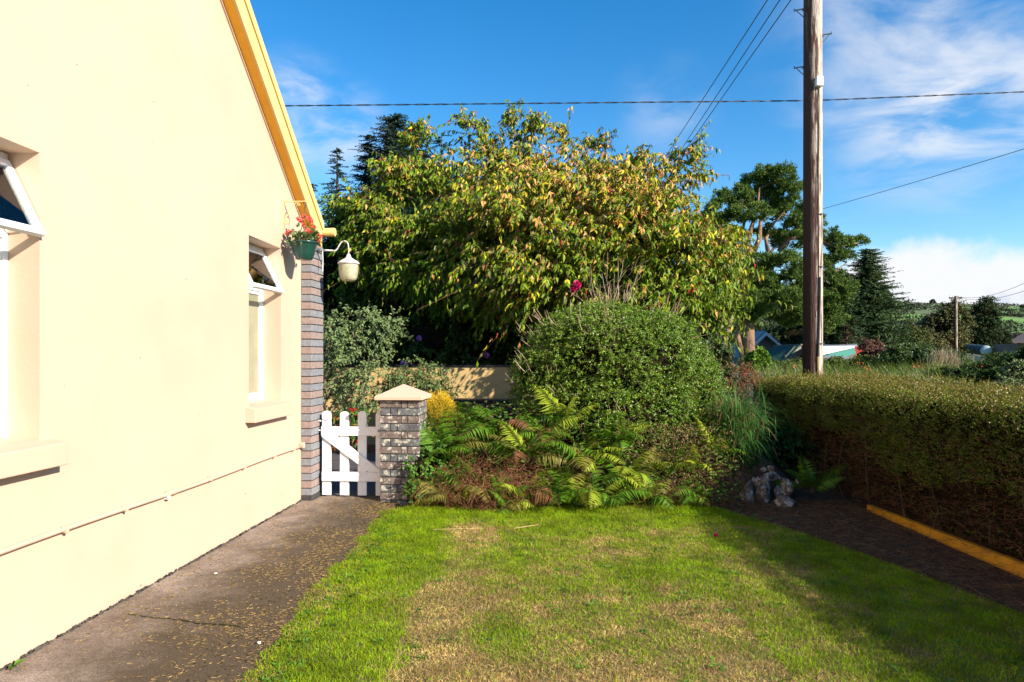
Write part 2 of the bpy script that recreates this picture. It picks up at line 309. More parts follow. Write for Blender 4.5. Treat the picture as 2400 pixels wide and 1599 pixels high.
# hill fields: grass fields with heather near the crest
def hillmat():
    m=mat_('hill_fields',(.1,.2,.03),.98); nt=m.node_tree; N=nt.nodes.new; Lk=nt.links.new; b=nt.nodes['Principled BSDF']
    tc=N('ShaderNodeTexCoord'); sx=N('ShaderNodeSeparateXYZ'); Lk(tc.outputs['Object'],sx.inputs[0])
    v=N('ShaderNodeTexVoronoi'); v.inputs['Scale'].default_value=.016; mp=N('ShaderNodeMapping'); mp.inputs['Scale'].default_value=(1,1.0,0); Lk(tc.outputs['Object'],mp.inputs[0]); Lk(mp.outputs[0],v.inputs['Vector'])
    r=N('ShaderNodeValToRGB'); Lk(v.outputs['Color'],r.inputs[0])
    e=r.color_ramp.elements; e[0].position=.25; e[0].color=(.075,.075,.03,1); e[1].position=.45; e[1].color=(.11,.23,.02,1); x=e.new(.7); x.color=(.13,.26,.03,1); x=e.new(.85); x.color=(.09,.15,.03,1)
    n=N('ShaderNodeTexNoise'); n.inputs['Scale'].default_value=.05; n.inputs['Detail'].default_value=6; Lk(tc.outputs['Object'],n.inputs['Vector'])
    mr=N('ShaderNodeMapRange'); ad=N('ShaderNodeMath'); ad.operation='MULTIPLY_ADD'; Lk(n.outputs[0],ad.inputs[0]); ad.inputs[1].default_value=14; Lk(sx.outputs[2],ad.inputs[2])
    Lk(ad.outputs[0],mr.inputs[0]); mr.inputs[1].default_value=46; mr.inputs[2].default_value=51
    mx=N('ShaderNodeMix'); mx.data_type='RGBA'; Lk(mr.outputs[0],mx.inputs[0]); Lk(r.outputs[0],mx.inputs[6]); mx.inputs[7].default_value=(.055,.035,.03,1)
    Lk(mx.outputs[2],b.inputs['Base Color']); return m
M['hill']=hillmat()
def C(*c): return np.array(c,float)
def mixc(a,b,t): return a[None]*(1-t[:,None])+b[None]*t[:,None]

# ---------------------------------------------------------------- setting
def sheet(name,poly,z,mat,sub=0,**kw):
    mb=MB(); mb.add([(p[0],p[1],z) for p in poly],[tuple(range(len(poly)))]); o=mb.obj(name,mat,kind='structure',**kw)
    if o.data.polygons[0].normal.z<0: o.data.flip_normals()
    return o
sheet('ground',[(-1500,-1500),(2500,-1500),(2500,2500),(-1500,2500)],-.06,M['ground'])
LE=[W(-1.18,.0),W(-1.17,3.1),W(-1.17,4.2),W(-1.2,5.2),W(-1.19,6.5),W(-.95,6.75),W(.2,6.9),W(1.6,7.0),W(2.0,6.6),W(2.35,5.9),W(2.62,5.15),W(2.85,4.3),W(3.0,3.7),W(3.1,2.5),W(3.1,0)]
sheet('lawn',LE,-.004,M['lawn'])
sheet('garden_soil',[W(-1.1,6.0),W(4.9,6.0),W(4.9,11.5),W(-.9,11.0)],-.02,M['soil'])
sheet('soil_bed',[W(1.4,7.6),W(1.5,6.4),W(2.0,5.6),W(2.4,4.0),W(2.5,0),W(3.9,0),W(3.9,7.6)],-.012,M['soil'])
# path, uneven right edge, with a crack joint
pe=[(-2.66,-1.0),(-1.0,-1.0)]
for k in range(60):
    y=-.9+k*.13; pe.append((-1.395-(y-3.03)*.081+.035*math.sin(y*5)+random.uniform(-.02,.02),y))
pe+=[(-1.64,7.3),(-2.66,7.3)]
sheet('garden_path',pe,.004,M['path'])
sheet('yard',[(-9,7.3),(-.5,7.3),(-.5,11.2),(-9,11.2)],.002,M['asphalt'])
# hill
def hill():
    nx,ny=90,46; X=np.linspace(-900,1500,nx); Y=np.linspace(95,900,ny); XX,YY=np.meshgrid(X,Y)
    t=np.clip((YY-95)/520,0,1.5); ang=XX/YY
    crest=49-30*np.clip((.45-ang)/.6,0,1)-4*np.clip((ang-.57)/.2,0,1)
    Z=-.3+crest*np.where(t<1,t**1.05,1-(t-1)**2*.6)+2.2*(fbm(XX/70,YY/70,3)-.5)*np.clip(t*3,0,1)*1.4
    V=Wa(XX.ravel(),YY.ravel(),Z.ravel()); i=np.arange(nx*ny).reshape(ny,nx)
    F=np.stack([i[:-1,:-1],i[:-1,1:],i[1:,1:],i[1:,:-1]],-1).reshape(-1,4)
    link('hill',np_mesh('hill',V,F,smooth=True),M['hill'],kind='structure')
    def zat(x,y):
        t=(y-95)/520; a=x/y; cr=49-30*np.clip((.45-a)/.6,0,1)-4*np.clip((a-.57)/.2,0,1)
        return -.3+cr*np.where(t<1,t**1.05,1-(t-1)**2*.6)+2.2*(fbm(x/70,y/70,3)-.5)*np.clip(t*3,0,1)*1.4
    return zat
hz=hill()

# ---------------------------------------------------------------- house
WX=-2.66; SL=.8475
def rl(y): return 2.894+(6.774-y)*SL if y>1.9 else 2.894+(6.774-1.9)*SL-(1.9-y)*SL
house=thing('house','cream painted gable-ended cottage with two windows, filling the left of the picture','house')
Y0,Y1=-3.2,7.06
W1=(2.638,3.301,1.06,2.54); W2=(5.635,6.298,1.055,2.515)
def gable():
    mb=MB(); ys=[Y0,1.9,W1[0],W1[1],W2[0],W2[1],Y1]
    for a,b in zip(ys,ys[1:]):
        segs=[(0,None)]
        win=None
        for w in (W1,W2):
            if abs(a-w[0])<1e-6: win=w
        z0=-.05
        if win:
            mb.add([(WX,a,z0),(WX,b,z0),(WX,b,win[2]),(WX,a,win[2])],[(0,1,2,3)])
            mb.add([(WX,a,win[3]),(WX,b,win[3]-.012),(WX,b,rl(b)),(WX,a,rl(a))],[(0,1,2,3)])
        else: mb.add([(WX,a,z0),(WX,b,z0),(WX,b,rl(b)),(WX,a,rl(a))],[(0,1,2,3)])
    d=.26
    for (a,b,z0,z1) in (W1,W2):
        mb.add([(WX,b,z0),(WX-d,b,z0),(WX-d,b,z1-.012),(WX,b,z1-.012)],[(0,1,2,3)])
        mb.add([(WX,a,z0),(WX-d,a,z0),(WX-d,a,z1),(WX,a,z1)],[(3,2,1,0)])
        mb.add([(WX,a,z1),(WX,b,z1-.012),(WX-d,b,z1-.012),(WX-d,a,z1)],[(0,1,2,3)])
        mb.add([(WX,a,z0),(WX,b,z0),(WX-d,b,z0),(WX-d,a,z0)],[(3,2,1,0)])
    # inner leaf so the wall has thickness, other walls
    XB=-11.5
    mb.add([(WX,Y1,-.05),(XB,Y1,-.05),(XB,Y1,rl(Y1)),(WX,Y1,rl(Y1))],[(0,1,2,3)])
    mb.add([(WX,Y0,-.05),(XB,Y0,-.05),(XB,Y0,rl(Y0)),(WX,Y0,rl(Y0))],[(3,2,1,0)])
    mb.add([(XB,Y0,-.05),(XB,Y1,-.05),(XB,Y1,rl(Y1)),(XB,1.9,rl(1.9)),(XB,Y0,rl(Y0))],[(0,1,2,3,4)])
    me=bpy.data.meshes.new('wall'); me.from_pydata(mb.v,[],mb.f); me.update(); return link('wall',me,M['wall'],house)
gable()
# roof slabs, bargeboard, verge trim, soffit
for s in (1,-1):
    y0=1.9; y1=(7.12 if s==1 else -3.35)
    mb=MB(); 
    zz=lambda y: rl(y)+.15
    mb.add([(-2.56,y0,zz(y0)),(-2.56,y1,rl(1.9)-(abs(y1-1.9))*SL+.15),(-11.7,y1,rl(1.9)-(abs(y1-1.9))*SL+.15),(-11.7,y0,zz(y0)),
            (-2.56,y0,zz(y0)+.1),(-2.56,y1,rl(1.9)-(abs(y1-1.9))*SL+.25),(-11.7,y1,rl(1.9)-(abs(y1-1.9))*SL+.25),(-11.7,y0,zz(y0)+.1)],
            [(0,1,2,3),(4,7,6,5),(0,4,5,1),(1,5,6,2),(2,6,7,3),(3,7,4,0)])
    mb.obj('roof',M['slate'],house)
    f=lambda y: rl(1.9)-abs(y-1.9)*SL
    ye=7.085 if s==1 else -3.3
    MB().prism([(y0,f(y0)-.005),(ye,f(ye)-.005),(ye,f(ye)+.185),(y0,f(y0)+.185)],0,-2.565,-2.54).obj('bargeboard',M['trim'],house,bev=.002)
    MB().prism([(y0,f(y0)+.19),(ye+.03,f(ye+.03)+.19),(ye+.03,f(ye+.03)+.285),(y0,f(y0)+.285)],0,-2.575,-2.527).obj('verge_board',M['trim'],house,bev=.002)
    MB().prism([(y0,f(y0)+.0),(ye-.01,f(ye-.01)+.0),(ye-.01,f(ye-.01)+.03),(y0,f(y0)+.03)],0,WX,-2.567).obj('soffit',M['ochre'],house)
    MB().prism([(y0,f(y0)-.022),(ye-.02,f(ye-.02)-.022),(ye-.02,f(ye-.02)-.002),(y0,f(y0)-.002)],0,WX+.001,WX+.014).obj('soffit_bead',M['wall'],house)
# gutter with its rounded end
g=MB(); g.tube([(-11.6,7.13,2.80),(-2.47,7.13,2.80),(-2.44,7.13,2.80),(-2.415,7.13,2.80)],[.045,.045,.047,.044],14); g.obj('gutter',M['trim'],house,smooth=False,bev=0)
# pipe along the wall: runs from the camera end to the corner, brackets, a coupling
p=MB(); pts=[]
for k in range(40):
    y=-2+k*(6.77+2)/39; pts.append((WX+.022,y,.563+.006*math.sin(y*2.3)-(.02 if 4.42<y<4.5 else 0)))
p.tube(pts,.0135,10); pipe=p.obj('wall_pipe',M['wall'],house,smooth=True)
for y in (3.45,3.95,4.4,4.95,5.5,6.1,6.55): MB().box((WX,y-.008,.548),(WX+.042,y+.008,.585)).obj('pipe_clip',M['wall'],pipe,bev=.003)
MB().tube([(WX+.022,4.40,.563),(WX+.022,4.50,.563)],.02,12).obj('pipe_coupling',M['wall'],pipe)
MB().box((WX,4.385,.525),(WX+.035,4.42,.552)).obj('pipe_clip',M['rustwhite'],pipe,bev=.004)
MB().box((WX,6.755,.54),(WX+.05,6.795,.60)).obj('pipe_elbow',M['wall'],pipe,bev=.01)
# dirt line at the wall's foot
n=900; yy=R.uniform(-.5,6.8,n); rr=R.uniform(.004,.013,n)
P0=np.stack([WX+.004+R.uniform(0,.014,n),yy,np.full(n,.006)],-1); P1=P0+np.stack([R.uniform(-.004,.012,n),R.uniform(-.03,.03,n),R.uniform(0,.012,n)],-1)
link('dirt_line',sticks('dirt_line',P0,P1,rr,rr*.6,mixc(C(.035,.03,.025),C(.10,.09,.07),R.random(n))),M['dry'],house,kind='stuff')
def window(Wn,open_=True):
    a,b,z0,z1=Wn; fx=WX-.17; mb=MB(); fr=.033; z1-=.014
    # fixed frame
    for q in ((a,a+fr,z0,z1),(b-fr,b,z0,z1),(a+fr,b-fr,z0,z0+.05),(a+fr,b-fr,z1-.04,z1)):
        mb.box((fx-.06,q[0],q[2]),(fx,q[1],q[3]))
    zt=z0+1.03
    mb.box((fx-.06,a+fr,zt),(fx+.004,b-fr,zt+.045))
    w=mb.obj('window',M['pvc'],house,bev=.003)
    lo=MB()
    for q in ((a+fr,a+fr+.03,z0+.05,zt),(b-fr-.03,b-fr,z0+.05,zt),(a+fr+.03,b-fr-.03,z0+.05,z0+.085),(a+fr+.03,b-fr-.03,zt-.03,zt)):
        lo.box((fx-.035,q[0],q[2]),(fx-.008,q[1],q[3]))
    lo.obj('casement_frame',M['pvc'],w,bev=.002)
    MB().box((fx-.026,a+fr+.03,z0+.085),(fx-.020,b-fr-.03,zt-.03)).obj('pane',M['blind'],w)
    # dark room behind the open light
    MB().box((fx-.30,a-.02,zt-.1),(fx-.27,b+.02,z1+.05)).obj('inner_blind',M['cream'],w)
    # open top sash, hinged at its top edge
    hz_=z1-.045; L=.43; ang=math.radians(27); sa=MB(); t=.030
    ya,yb=a+.012,b-.008
    def q(u0,u1,y0,y1,th0=-.012,th1=.018):
        # u along sash downwards from the hinge, th normal outwards
        d=np.array((math.sin(ang),-math.cos(ang))); nn=np.array((math.cos(ang),math.sin(ang)))
        vs=[]
        for y in (y0,y1):
            for (u,th) in ((u0,th0),(u1,th0),(u1,th1),(u0,th1)):
                p_=np.array((fx,hz_))+d*u+nn*th; vs.append((p_[0],y,p_[1]))
        return vs
    FF=[(0,1,2,3),(4,7,6,5),(0,4,5,1),(1,5,6,2),(2,6,7,3),(3,7,4,0)]
    sa.add(q(0,L,ya,ya+t),FF).add(q(0,L,yb-t,yb),FF).add(q(0,.034,ya+t,yb-t),FF).add(q(L-.04,L,ya+t,yb-t),FF)
    s=sa.obj('sash',M['pvc'],w,bev=.003)
    MB().add(q(.034,L-.04,ya+t,yb-t,.001,.006),FF).obj('pane',M['glass'],s)
    MB().tube([(fx-.0,b-.06,zt+.06),(fx+.07,b-.05,zt+.07),(fx+.14,b-.045,zt+.075)],.005,6).obj('window_stay',M['galv'],w)
    # sloping sill
    sm=MB(); xa,xb=a-.26,b+.05
    ys=(a-.28,b+.055) if True else 0
    sm.prism([(WX-.20,z0+.022),(WX,z0-.0),(WX+.09,z0-.02),(WX+.09,z0-.135),(WX+.055,z0-.135),(WX-.05,z0-.135),(WX-.20,z0-.13)],1,a+.001,b-.001)
    sm.prism([(WX-.01,z0+.0),(WX+.091,z0-.019),(WX+.091,z0-.136),(WX-.01,z0-.136)],1,a-.07,b+.085)
    sm.obj('window_sill',M['wall'],w,bev=.006)
    return w
window(W1); window(W2)
# dark inner room lining so that the open lights look into a dim room
MB().box((-3.9,Y0+.2,0.02),(-3.86,Y1-.2,2.7)).obj('inner_wall',M['cream'],house)
for (u,v,r) in ((180,152,.004),(66,200,.003),(360,239,.004),(358,333,.003),(436,655,.004),(329,839,.004),(465,972,.004),(150,905,.003),(660,1160,.005),(575,1158,.006),(330,1372,.006),(240,1200,.003)):
    c=onx(u,v,WX); o=MB().lathe((0,0,0),[(0,r*.5),(r,0)],7).obj('wall_speck',M['bark'],house); o.location=c+[.001,0,0]; o.rotation_euler=(0,math.pi/2,0)
# brick pier at the corner
pier=MB().box((WX-.02,6.806,-.05),(-2.556,7.13,2.70)).obj('corner_pier',M['mortar'],house)
brick_cache={}
def brick(dx,dy,dz,mk):
    key=(round(dx,3),round(dy,3),round(dz,3),mk)
    if key not in brick_cache:
        me=MB().box((0,0,0),(dx,dy,dz)).mesh('brick',bev=.004); me.materials.append(M[mk]); brick_cache[key]=me
    return brick_cache[key]
def put_brick(x,y,z,dx,dy,dz,mk,parent):
    o=bpy.data.objects.new('brick',brick(dx,dy,dz,mk)); COL.objects.link(o); o.parent=parent
    o.location=(x+random.uniform(-.0015,.0015),y+random.uniform(-.001,.001),z+random.uniform(-.001,.001)); return o
for k in range(34):
    z=.055+k*.0762; mk='brick_grey' if k%2==0 else 'brick_pink'; d=.009
    if z>2.60: break
    if k%2==0: L1=.205
    else: L1=.150
    put_brick(WX+.001,6.80,z,.112,L1,.0762-d,mk,pier)
    put_brick(WX+.001,6.80+L1+d,z,.112,.338-L1-d,.0762-d,mk,pier)
MB().box((WX,6.795,-.05),(-2.535,7.142,.05)).obj('pier_base',M['mortar'],house,bev=.012)
# basket bracket (scrolled iron, painted like the wall)
br=MB(); a=np.array(onx(664,473,WX)); bx=-2.44
br.box((WX,a[1]-.01,a[2]-.26),(WX+.006,a[1]+.01,a[2]+.005)); br.box((WX,a[1]-.008,a[2]-.004),(bx,a[1]+.008,a[2]+.004))
cur=[(WX+.006+.14*t,a[1],a[2]-.20+.19*math.sin(t*math.pi/2)) for t in np.linspace(0,1,9)]; br.tube(cur,.004,6)
sp=[(WX+.155+.022*math.cos(t)*(1-t/9),a[1],a[2]-.028+.022*math.sin(t)*(1-t/9)) for t in np.linspace(1.4,7.5,16)]; br.tube(sp,.004,6)
sp=[(WX+.03+.02*math.cos(t)*(1-t/9),a[1],a[2]-.20+.02*math.sin(t)*(1-t/9)) for t in np.linspace(-1,5.5,16)]; br.tube(sp,.004,6)
br.obj('basket_bracket',M['trim'],house)

# hanging basket
bk=thing('hanging_basket','dark green plastic hanging basket of red begonias beside the far window','hanging basket',(-2.455,6.36,2.40))
BL=Vector((0,0,0))
MB().lathe((0,0,0),[(0,0),(.068,0),(.076,.006),(.100,.07),(.118,.14),(.124,.150),(.136,.154),(.137,.168),(.128,.171),(.118,.166),(.110,.12),(.0,.12)],40).obj('pot',M['potgreen'],bk,smooth=True)
h=MB(); h.tube([(.006,0,.50),(.02,0,.545),(.005,0,.56),(-.008,0,.54)],.005,6)
for k in range(3):
    t=2*math.pi*k/3+.4; h.tube([(.0,0,.50),(.004,0,.42),(.05*math.cos(t),.05*math.sin(t),.30),(.128*math.cos(t),.128*math.sin(t),.168)],.003,6)
h.obj('hanger',M['potgreen'],bk,smooth=True)
n=170; d=unit(R.normal(size=(n,3))*[1,1,.7]+[0,0,.35]); rr=R.uniform(.04,.15,n)
P=d*rr[:,None]*[1,1,.95]+[0,0,.19]; P[:,2]=np.maximum(P[:,2],.15)
link('leaves',leaves('leaves',P,d+R.normal(size=(n,3))*.5,R.normal(size=(n,3))+[.3,-.5,.6],R.uniform(.03,.055,n),R.uniform(.028,.045,n),mixc(C(.05,.11,.025),C(.12,.20,.06),R.random(n))),M['leaf'],bk,kind='stuff')
st0=np.zeros((40,3))+[0,0,.14]; q=unit(R.normal(size=(40,3))+[0,0,.8]); link('stems',sticks('stems',st0,st0+q*.15,.003,.002,np.tile(C(.22,.06,.04),(40,1))),M['dry'],bk,kind='stuff')
for (u,v) in ((700,513),(712,508),(722,511),(731,520),(711,528),(726,543),(736,532),(672,547),(679,543),(685,545),(745,549),(752,554),(748,562),(720,540),(705,518),(728,515)):
    c=ony(u,v,6.36+random.uniform(-.08,.02))-np.array(bk.location); m_=26
    dd=unit(R.normal(size=(m_,3))); o=link('flower',leaves('flower',c+dd*.004,dd+[0,0,.1],R.normal(size=(m_,3)),R.uniform(.018,.028,m_),.018,mixc(C(.75,.06,.04),C(.90,.28,.20),R.random(m_))),M['petal'],bk)

# wall lamp
lamp=thing('wall_lamp','white rusty swan-neck lamp with ribbed yellowed glass shade on the brick corner','lamp')
pl=[ony(*q,6.95) for q in ((757,587),(768,587),(786.5,588),(791,583),(794,577),(799,569),(804,565.5),(808,565),(813,567),(816,572),(817,582),(817,596))]
MB().tube(pl,[.011,.010,.008]+[.0065]*9,10).obj('arm',M['rustwhite'],lamp,smooth=True)
c=pl[0]; MB().tube([c+[-.055,0,.01],c+[-.02,0,0],c+[.0,0,0]],[.020,.022,.014],12).obj('mounting',M['galv'],lamp)
MB().tube([ony(756,588,6.93),ony(757,610,6.95),ony(756.5,636,6.95)],.004,6).obj('lamp_cable',M['farwhite'],lamp)
lc=ony(817,618,6.95)
MB().lathe(lc,[(0,.105),(.014,.10),(.02,.085),(.03,.06),(.055,.045),(.095,.022),(.111,.006),(.112,-.004),(.100,-.006),(.0,-.004)],36).obj('cap',M['rustwhite'],lamp,smooth=True)
MB().lathe(lc,[(.098,-.006),(.098,-.03),(.095,-.09),(.088,-.14),(.078,-.165),(.06,-.18),(.0,-.184)],56,rib=.018).obj('glass_shade',M['shade'],lamp,smooth=True)
for q in (lamp,): pass

# ---------------------------------------------------------------- gate
gate=thing('garden_gate','white painted picket gate with diagonal brace between house and brick post','gate',(-2.51,7.0,0))
pmesh=[]
for k in range(4):
    w_=.094; x=k*.1905; z0,z1=.022,.905-.006*(k%2); pts=[(x,z0),(x+w_,z0),(x+w_,z1-.035)]+[(x+w_/2+w_/2*math.cos(t),z1-.035+.035*math.sin(t)) for t in np.linspace(.25,math.pi-.25,7)]+[(x,z1-.035)]
    MB().prism(pts,1,.0,.02).obj('picket',M['white'],gate,bev=.0015)
MB().box((-.004,-.021,.648),(.665,-.001,.742)).obj('rail',M['white'],gate,bev=.002)
MB().box((.002,-.021,.172),(.665,-.001,.268)).obj('rail',M['white'],gate,bev=.002)
MB().prism([(.004,.647),(.16,.647),(.60,.31),(.66,.27),(.50,.27),(.0,.636)],1,-.021,-.001).obj('brace',M['white'],gate,bev=.002)
for z in (.80,.70): MB().tube([(-.035,-.006,z),(-.01,-.008,z)],.008,8).obj('hinge',M['white'],gate)
for z in (.70,.22):
    for k in range(4): MB().lathe((k*.1905+.045,-.022,z),[(0,0),(.003,0)],6).obj('nail',M['galv'],gate)
MB().tube([(.0,-.028,.855),(.012,-.032,.855),(.10,-.024,.815)],.0035,6).obj('hinge_strap',M['galv'],gate)
MB().box((.60,-.03,.69),(.662,-.022,.715)).obj('latch',M['galv'],gate,bev=.002)
# ---------------------------------------------------------------- gate post
gp=thing('gate_post','lichen-spotted brick gate post with cream pyramid cap, right of the gate','gate post',(-1.841,6.80,-.05))
MB().box((.006,.006,0),(.397,.394,1.085)).obj('mortar_core',M['mortar'],gp)
for k in range(14):
    z=-.012+.0775*k+.012; d=.011; mk='post_pink' if k%2==1 else 'post_grey'
    if z+.07>1.09: break
    fr=[(0,.105),(.113,.060),(.181,.222)] if k%2==0 else [(0,.215),(.223,.058),(.289,.114)]
    hgt=.0775-d
    for (x,w_) in fr:
        put_brick(x,0,z,w_,.10,hgt,mk,gp); put_brick(x,.30,z,w_,.10,hgt,mk,gp)
    put_brick(.303,.108,z,.10,.184,hgt,mk,gp); put_brick(0,.108,z,.10,.184,hgt,mk,gp)
zc=1.085
MB().add([(-.045,-.045,zc),(.445,-.045,zc),(.445,.445,zc),(-.045,.445,zc),(-.045,-.045,zc+.038),(.445,-.045,zc+.038),(.445,.445,zc+.038),(-.045,.445,zc+.038),(.2,.2,zc+.155)],
   [(0,3,2,1),(0,1,5,4),(1,2,6,5),(2,3,7,6),(3,0,4,7),(4,5,8),(5,6,8),(6,7,8),(7,4,8)]).obj('cap',M['wall'],gp,bev=.005)
# ---------------------------------------------------------------- walls behind
gw=thing('garden_wall','yellow rendered boundary wall at the back of the yard behind the gate','wall')
MB().box((-9,11.1,-.05),(1.2,11.32,1.285)).obj('render_panel',M['backwall'],gw,bev=.006)
MB().box((-9.02,11.08,1.288),(1.22,11.34,1.318)).obj('coping',M['black'],gw,bev=.006)
lw=thing('low_wall','low black painted wall behind the golden heather and the gate post','wall')
MB().box((-1.95,10.2,-.05),(1.2,10.42,.78)).obj('wall_panel',M['black'],lw,bev=.01)
MB().box((-1.98,10.17,.783),(1.22,10.45,.82)).obj('coping',M['black'],lw,bev=.008)
pw=thing('hedge_plinth_wall','low painted strip of wall with shade put into its ochre colour, at the foot of the clipped hedge','wall')
a0=W(3.43,6.6); a1=W(3.47,1.0)
mb=MB(); ts=np.linspace(0,1,14)
for i in range(13):
    t0,t1=ts[i],ts[i+1]; p0=a0*(1-t0)+a1*t0; p1=a0*(1-t1)+a1*t1; h0=.045+.05*min(1,t0*2.2); h1=.045+.05*min(1,t1*2.2)
    mb.add([(p0[0],p0[1],-.03),(p1[0],p1[1],-.03),(p1[0],p1[1],h1),(p0[0],p0[1],h0),(p0[0]+.045,p0[1],-.03),(p1[0]+.045,p1[1],-.03),(p1[0]+.045,p1[1],h1),(p0[0]+.045,p0[1],h0)],
      [(0,1,2,3),(3,2,6,7),(4,7,6,5)]+([(0,3,7,4)] if i==0 else []))
mb.obj('wall_panel',M['plinth'],pw)

# ---------------------------------------------------------------- lawn grass
def pin(P,poly):
    x,y=P[:,0],P[:,1]; c=np.zeros(len(P),bool); n=len(poly)
    for i in range(n):
        a=poly[i];b=poly[(i+1)%n]
        k=((a[1]>y)!=(b[1]>y))&(x<(b[0]-a[0])*(y-a[1])/(b[1]-a[1]+1e-12)+a[0]); c^=k
    return c
def lawn_grass():
    n=500000; u=R.random(n); Y=2.2+4.75*u**1.25; X=R.uniform(-1.32,3.1,n)
    edge=.09*(fbm(Y*3,Y*0+1,5)-.5)+.16*(fbm(Y*9,Y*0,6)-.5)
    P=Wa(X,Y,np.zeros(n)); keep=pin(P,LE)|((X<-1.1)&(X>-1.23+edge)&(Y<6.5))
    vis=(np.abs(X)<Y*.79+1.0); keep&=vis
    P,X,Y=P[keep],X[keep],Y[keep]; n=len(P)
    nb=fbm(X*1.7+3,Y*1.7,11); ns=fbm(X*6,Y*6,12); nt_=fbm(X*14,Y*14,13)
    brown=.26+1.0*np.exp(-((X+.40+.05*np.sin(Y*2))/.22)**2)*np.clip((6.35-Y)/.5,0,1)*np.clip(.8+.5*(nb-.4),0,1.3)
    brown+=.55*np.clip((4.3-Y)/1.0,0,1)*(X>-.5)*(X<1.3)
    brown+=.18*(X>.1)*(X<2.1)*np.clip((6.2-Y),0,1)
    brown+=(nb-.5)*1.2+(ns-.5)*1.2
    brown-=.45*((X<-.58)&(X>-1.06))*1.0
    brown-=.25*(Y>5.9)
    brown=np.clip(brown,.03,.93)
    isb=R.random(n)<brown
    # sparser, shorter where worn
    keep=(R.random(n)>.25*isb)&(R.random(n)>.35*(nt_<.32)); P,X,Y,isb,brown,nb,ns=P[keep],X[keep],Y[keep],isb[keep],brown[keep],nb[keep],ns[keep]; n=len(P)
    H=unit(np.stack([R.normal(0,.35,n),R.normal(0,.35,n),np.ones(n)],-1)); H=np.where(isb[:,None],unit(H*[1,1,.55]+R.normal(size=(n,3))*[.35,.35,.05]),H)
    a=R.uniform(0,2*math.pi,n); Ld=np.stack([np.cos(a),np.sin(a),np.zeros(n)],-1)*R.uniform(.1,1,n)[:,None]
    L=R.uniform(.012,.026,n)*(1.1-.3*isb)*(1+.9*(ns-.4)); L=np.maximum(L,.008)
    L=L*(1+.35*((X<-1.1)|(Y>6.4))*R.random(n))
    g1,g2=C(.12,.23,.004),C(.27,.38,.010); s1,s2=C(.30,.19,.06),C(.62,.46,.19)
    t=R.random(n); cg=mixc(g1,g2,np.clip(t*.8+.3*(nb-.5),0,1)); cb=mixc(s1,s2,t**1.5)
    tone=(.50+1.1*np.clip(fbm(X*9,Y*9,14),.1,.9))[:,None]*R.uniform(.75,1.2,n)[:,None]; cg=cg*tone; cb=cb*tone
    ol=(R.random(n)<.25)&~isb; cg[ol]=cg[ol]*[1.35,1.0,1.2]
    Cc=np.where(isb[:,None],cb,cg)
    link('lawn_grass',blades('lawn_grass',P,H,Ld,L,R.uniform(.0017,.0033,n)*(1+.12*(Y-3)),Cc),M['grass'],kind='stuff',label='mown lawn grass, green with worn straw-brown patches',category='grass')
    # broad weeds: rosettes in the lawn and along the path edge
    m=260; X=np.concatenate([R.uniform(-1.2,-.95,120),R.uniform(-1.1,2.6,140)]); Y=np.concatenate([R.uniform(3,6.3,120),R.uniform(3,6.6,140)])
    k=9; Pb=np.repeat(Wa(X,Y,np.full(m,.006)),k,0); a=R.uniform(0,6.28,m*k); A=np.stack([np.cos(a),np.sin(a),R.uniform(.15,.9,m*k)],-1)
    Pb=Pb+R.normal(size=Pb.shape)*[.02,.02,.002]
    link('lawn_weeds',leaves('lawn_weeds',Pb,A,np.stack([np.zeros(m*k),np.zeros(m*k),np.ones(m*k)],-1)+R.normal(size=Pb.shape)*.3,R.uniform(.015,.04,m*k),R.uniform(.010,.02,m*k),mixc(C(.06,.15,.015),C(.13,.25,.03),R.random(m*k))),M['leaf'],kind='stuff',label='small broad-leaved weeds scattered through the lawn',category='weeds')
lawn_grass()
# dry clippings and moss crumbs on the path
n=42000; Y=R.uniform(2.3,7.2,n)**1.0; X=R.uniform(-3.1,-1.15,n); P=Wa(X,Y,np.zeros(n)); xe=-1.395-(P[:,1]-3.03)*.081
dens=.25+.75*np.clip(1-(xe-P[:,0])/.75,0,1); f=fbm(P[:,0]*5,P[:,1]*2.2,21); k=(P[:,0]>WX+.03)&(P[:,0]<xe+.05)&(R.random(n)<dens*np.clip((f-.30)*3.5,.12,1)); P=P[k]; n=len(P)
P[:,2]=.007; a=R.normal(.1,.8,n)+TH; D=np.stack([np.cos(a),np.sin(a),R.normal(0,.12,n)],-1); L=R.uniform(.004,.026,n)*(1+.5*(R.random(n)<.1))
link('path_clippings',sticks('path_clippings',P,P+D*L[:,None],R.uniform(.0010,.0023,n),.0008,mixc(C(.12,.07,.022),C(.50,.34,.13),R.random(n)**1.2)),M['dry'],kind='stuff',label='dry grass clippings scattered over the concrete path',category='clippings')
n=9000; Y=R.uniform(2.5,6.9,n); P=Wa(R.uniform(-2.6,-1.1,n),Y,np.full(n,.005)); xe=-1.395-(P[:,1]-3.03)*.081; f=fbm(P[:,0]*6,P[:,1]*3,31)
k=(P[:,0]<xe+.04)&(P[:,0]>WX+.05)&(R.random(n)<np.clip(1-(xe-P[:,0])/.45,0,1)*np.clip((f-.35)*5,0,1)); P=P[k]; n=len(P)
a=R.uniform(0,6.28,n); link('path_moss',leaves('path_moss',P,np.stack([np.cos(a),np.sin(a),R.uniform(0,.8,n)],-1),np.tile([0,0,1.],(n,1))+R.normal(size=(n,3))*.4,R.uniform(.008,.02,n),R.uniform(.006,.012,n),mixc(C(.045,.03,.012),C(.10,.085,.02),R.random(n)),simple=True),M['leafmatt'],kind='stuff',label='brown moss creeping over the grass side of the path',category='moss')
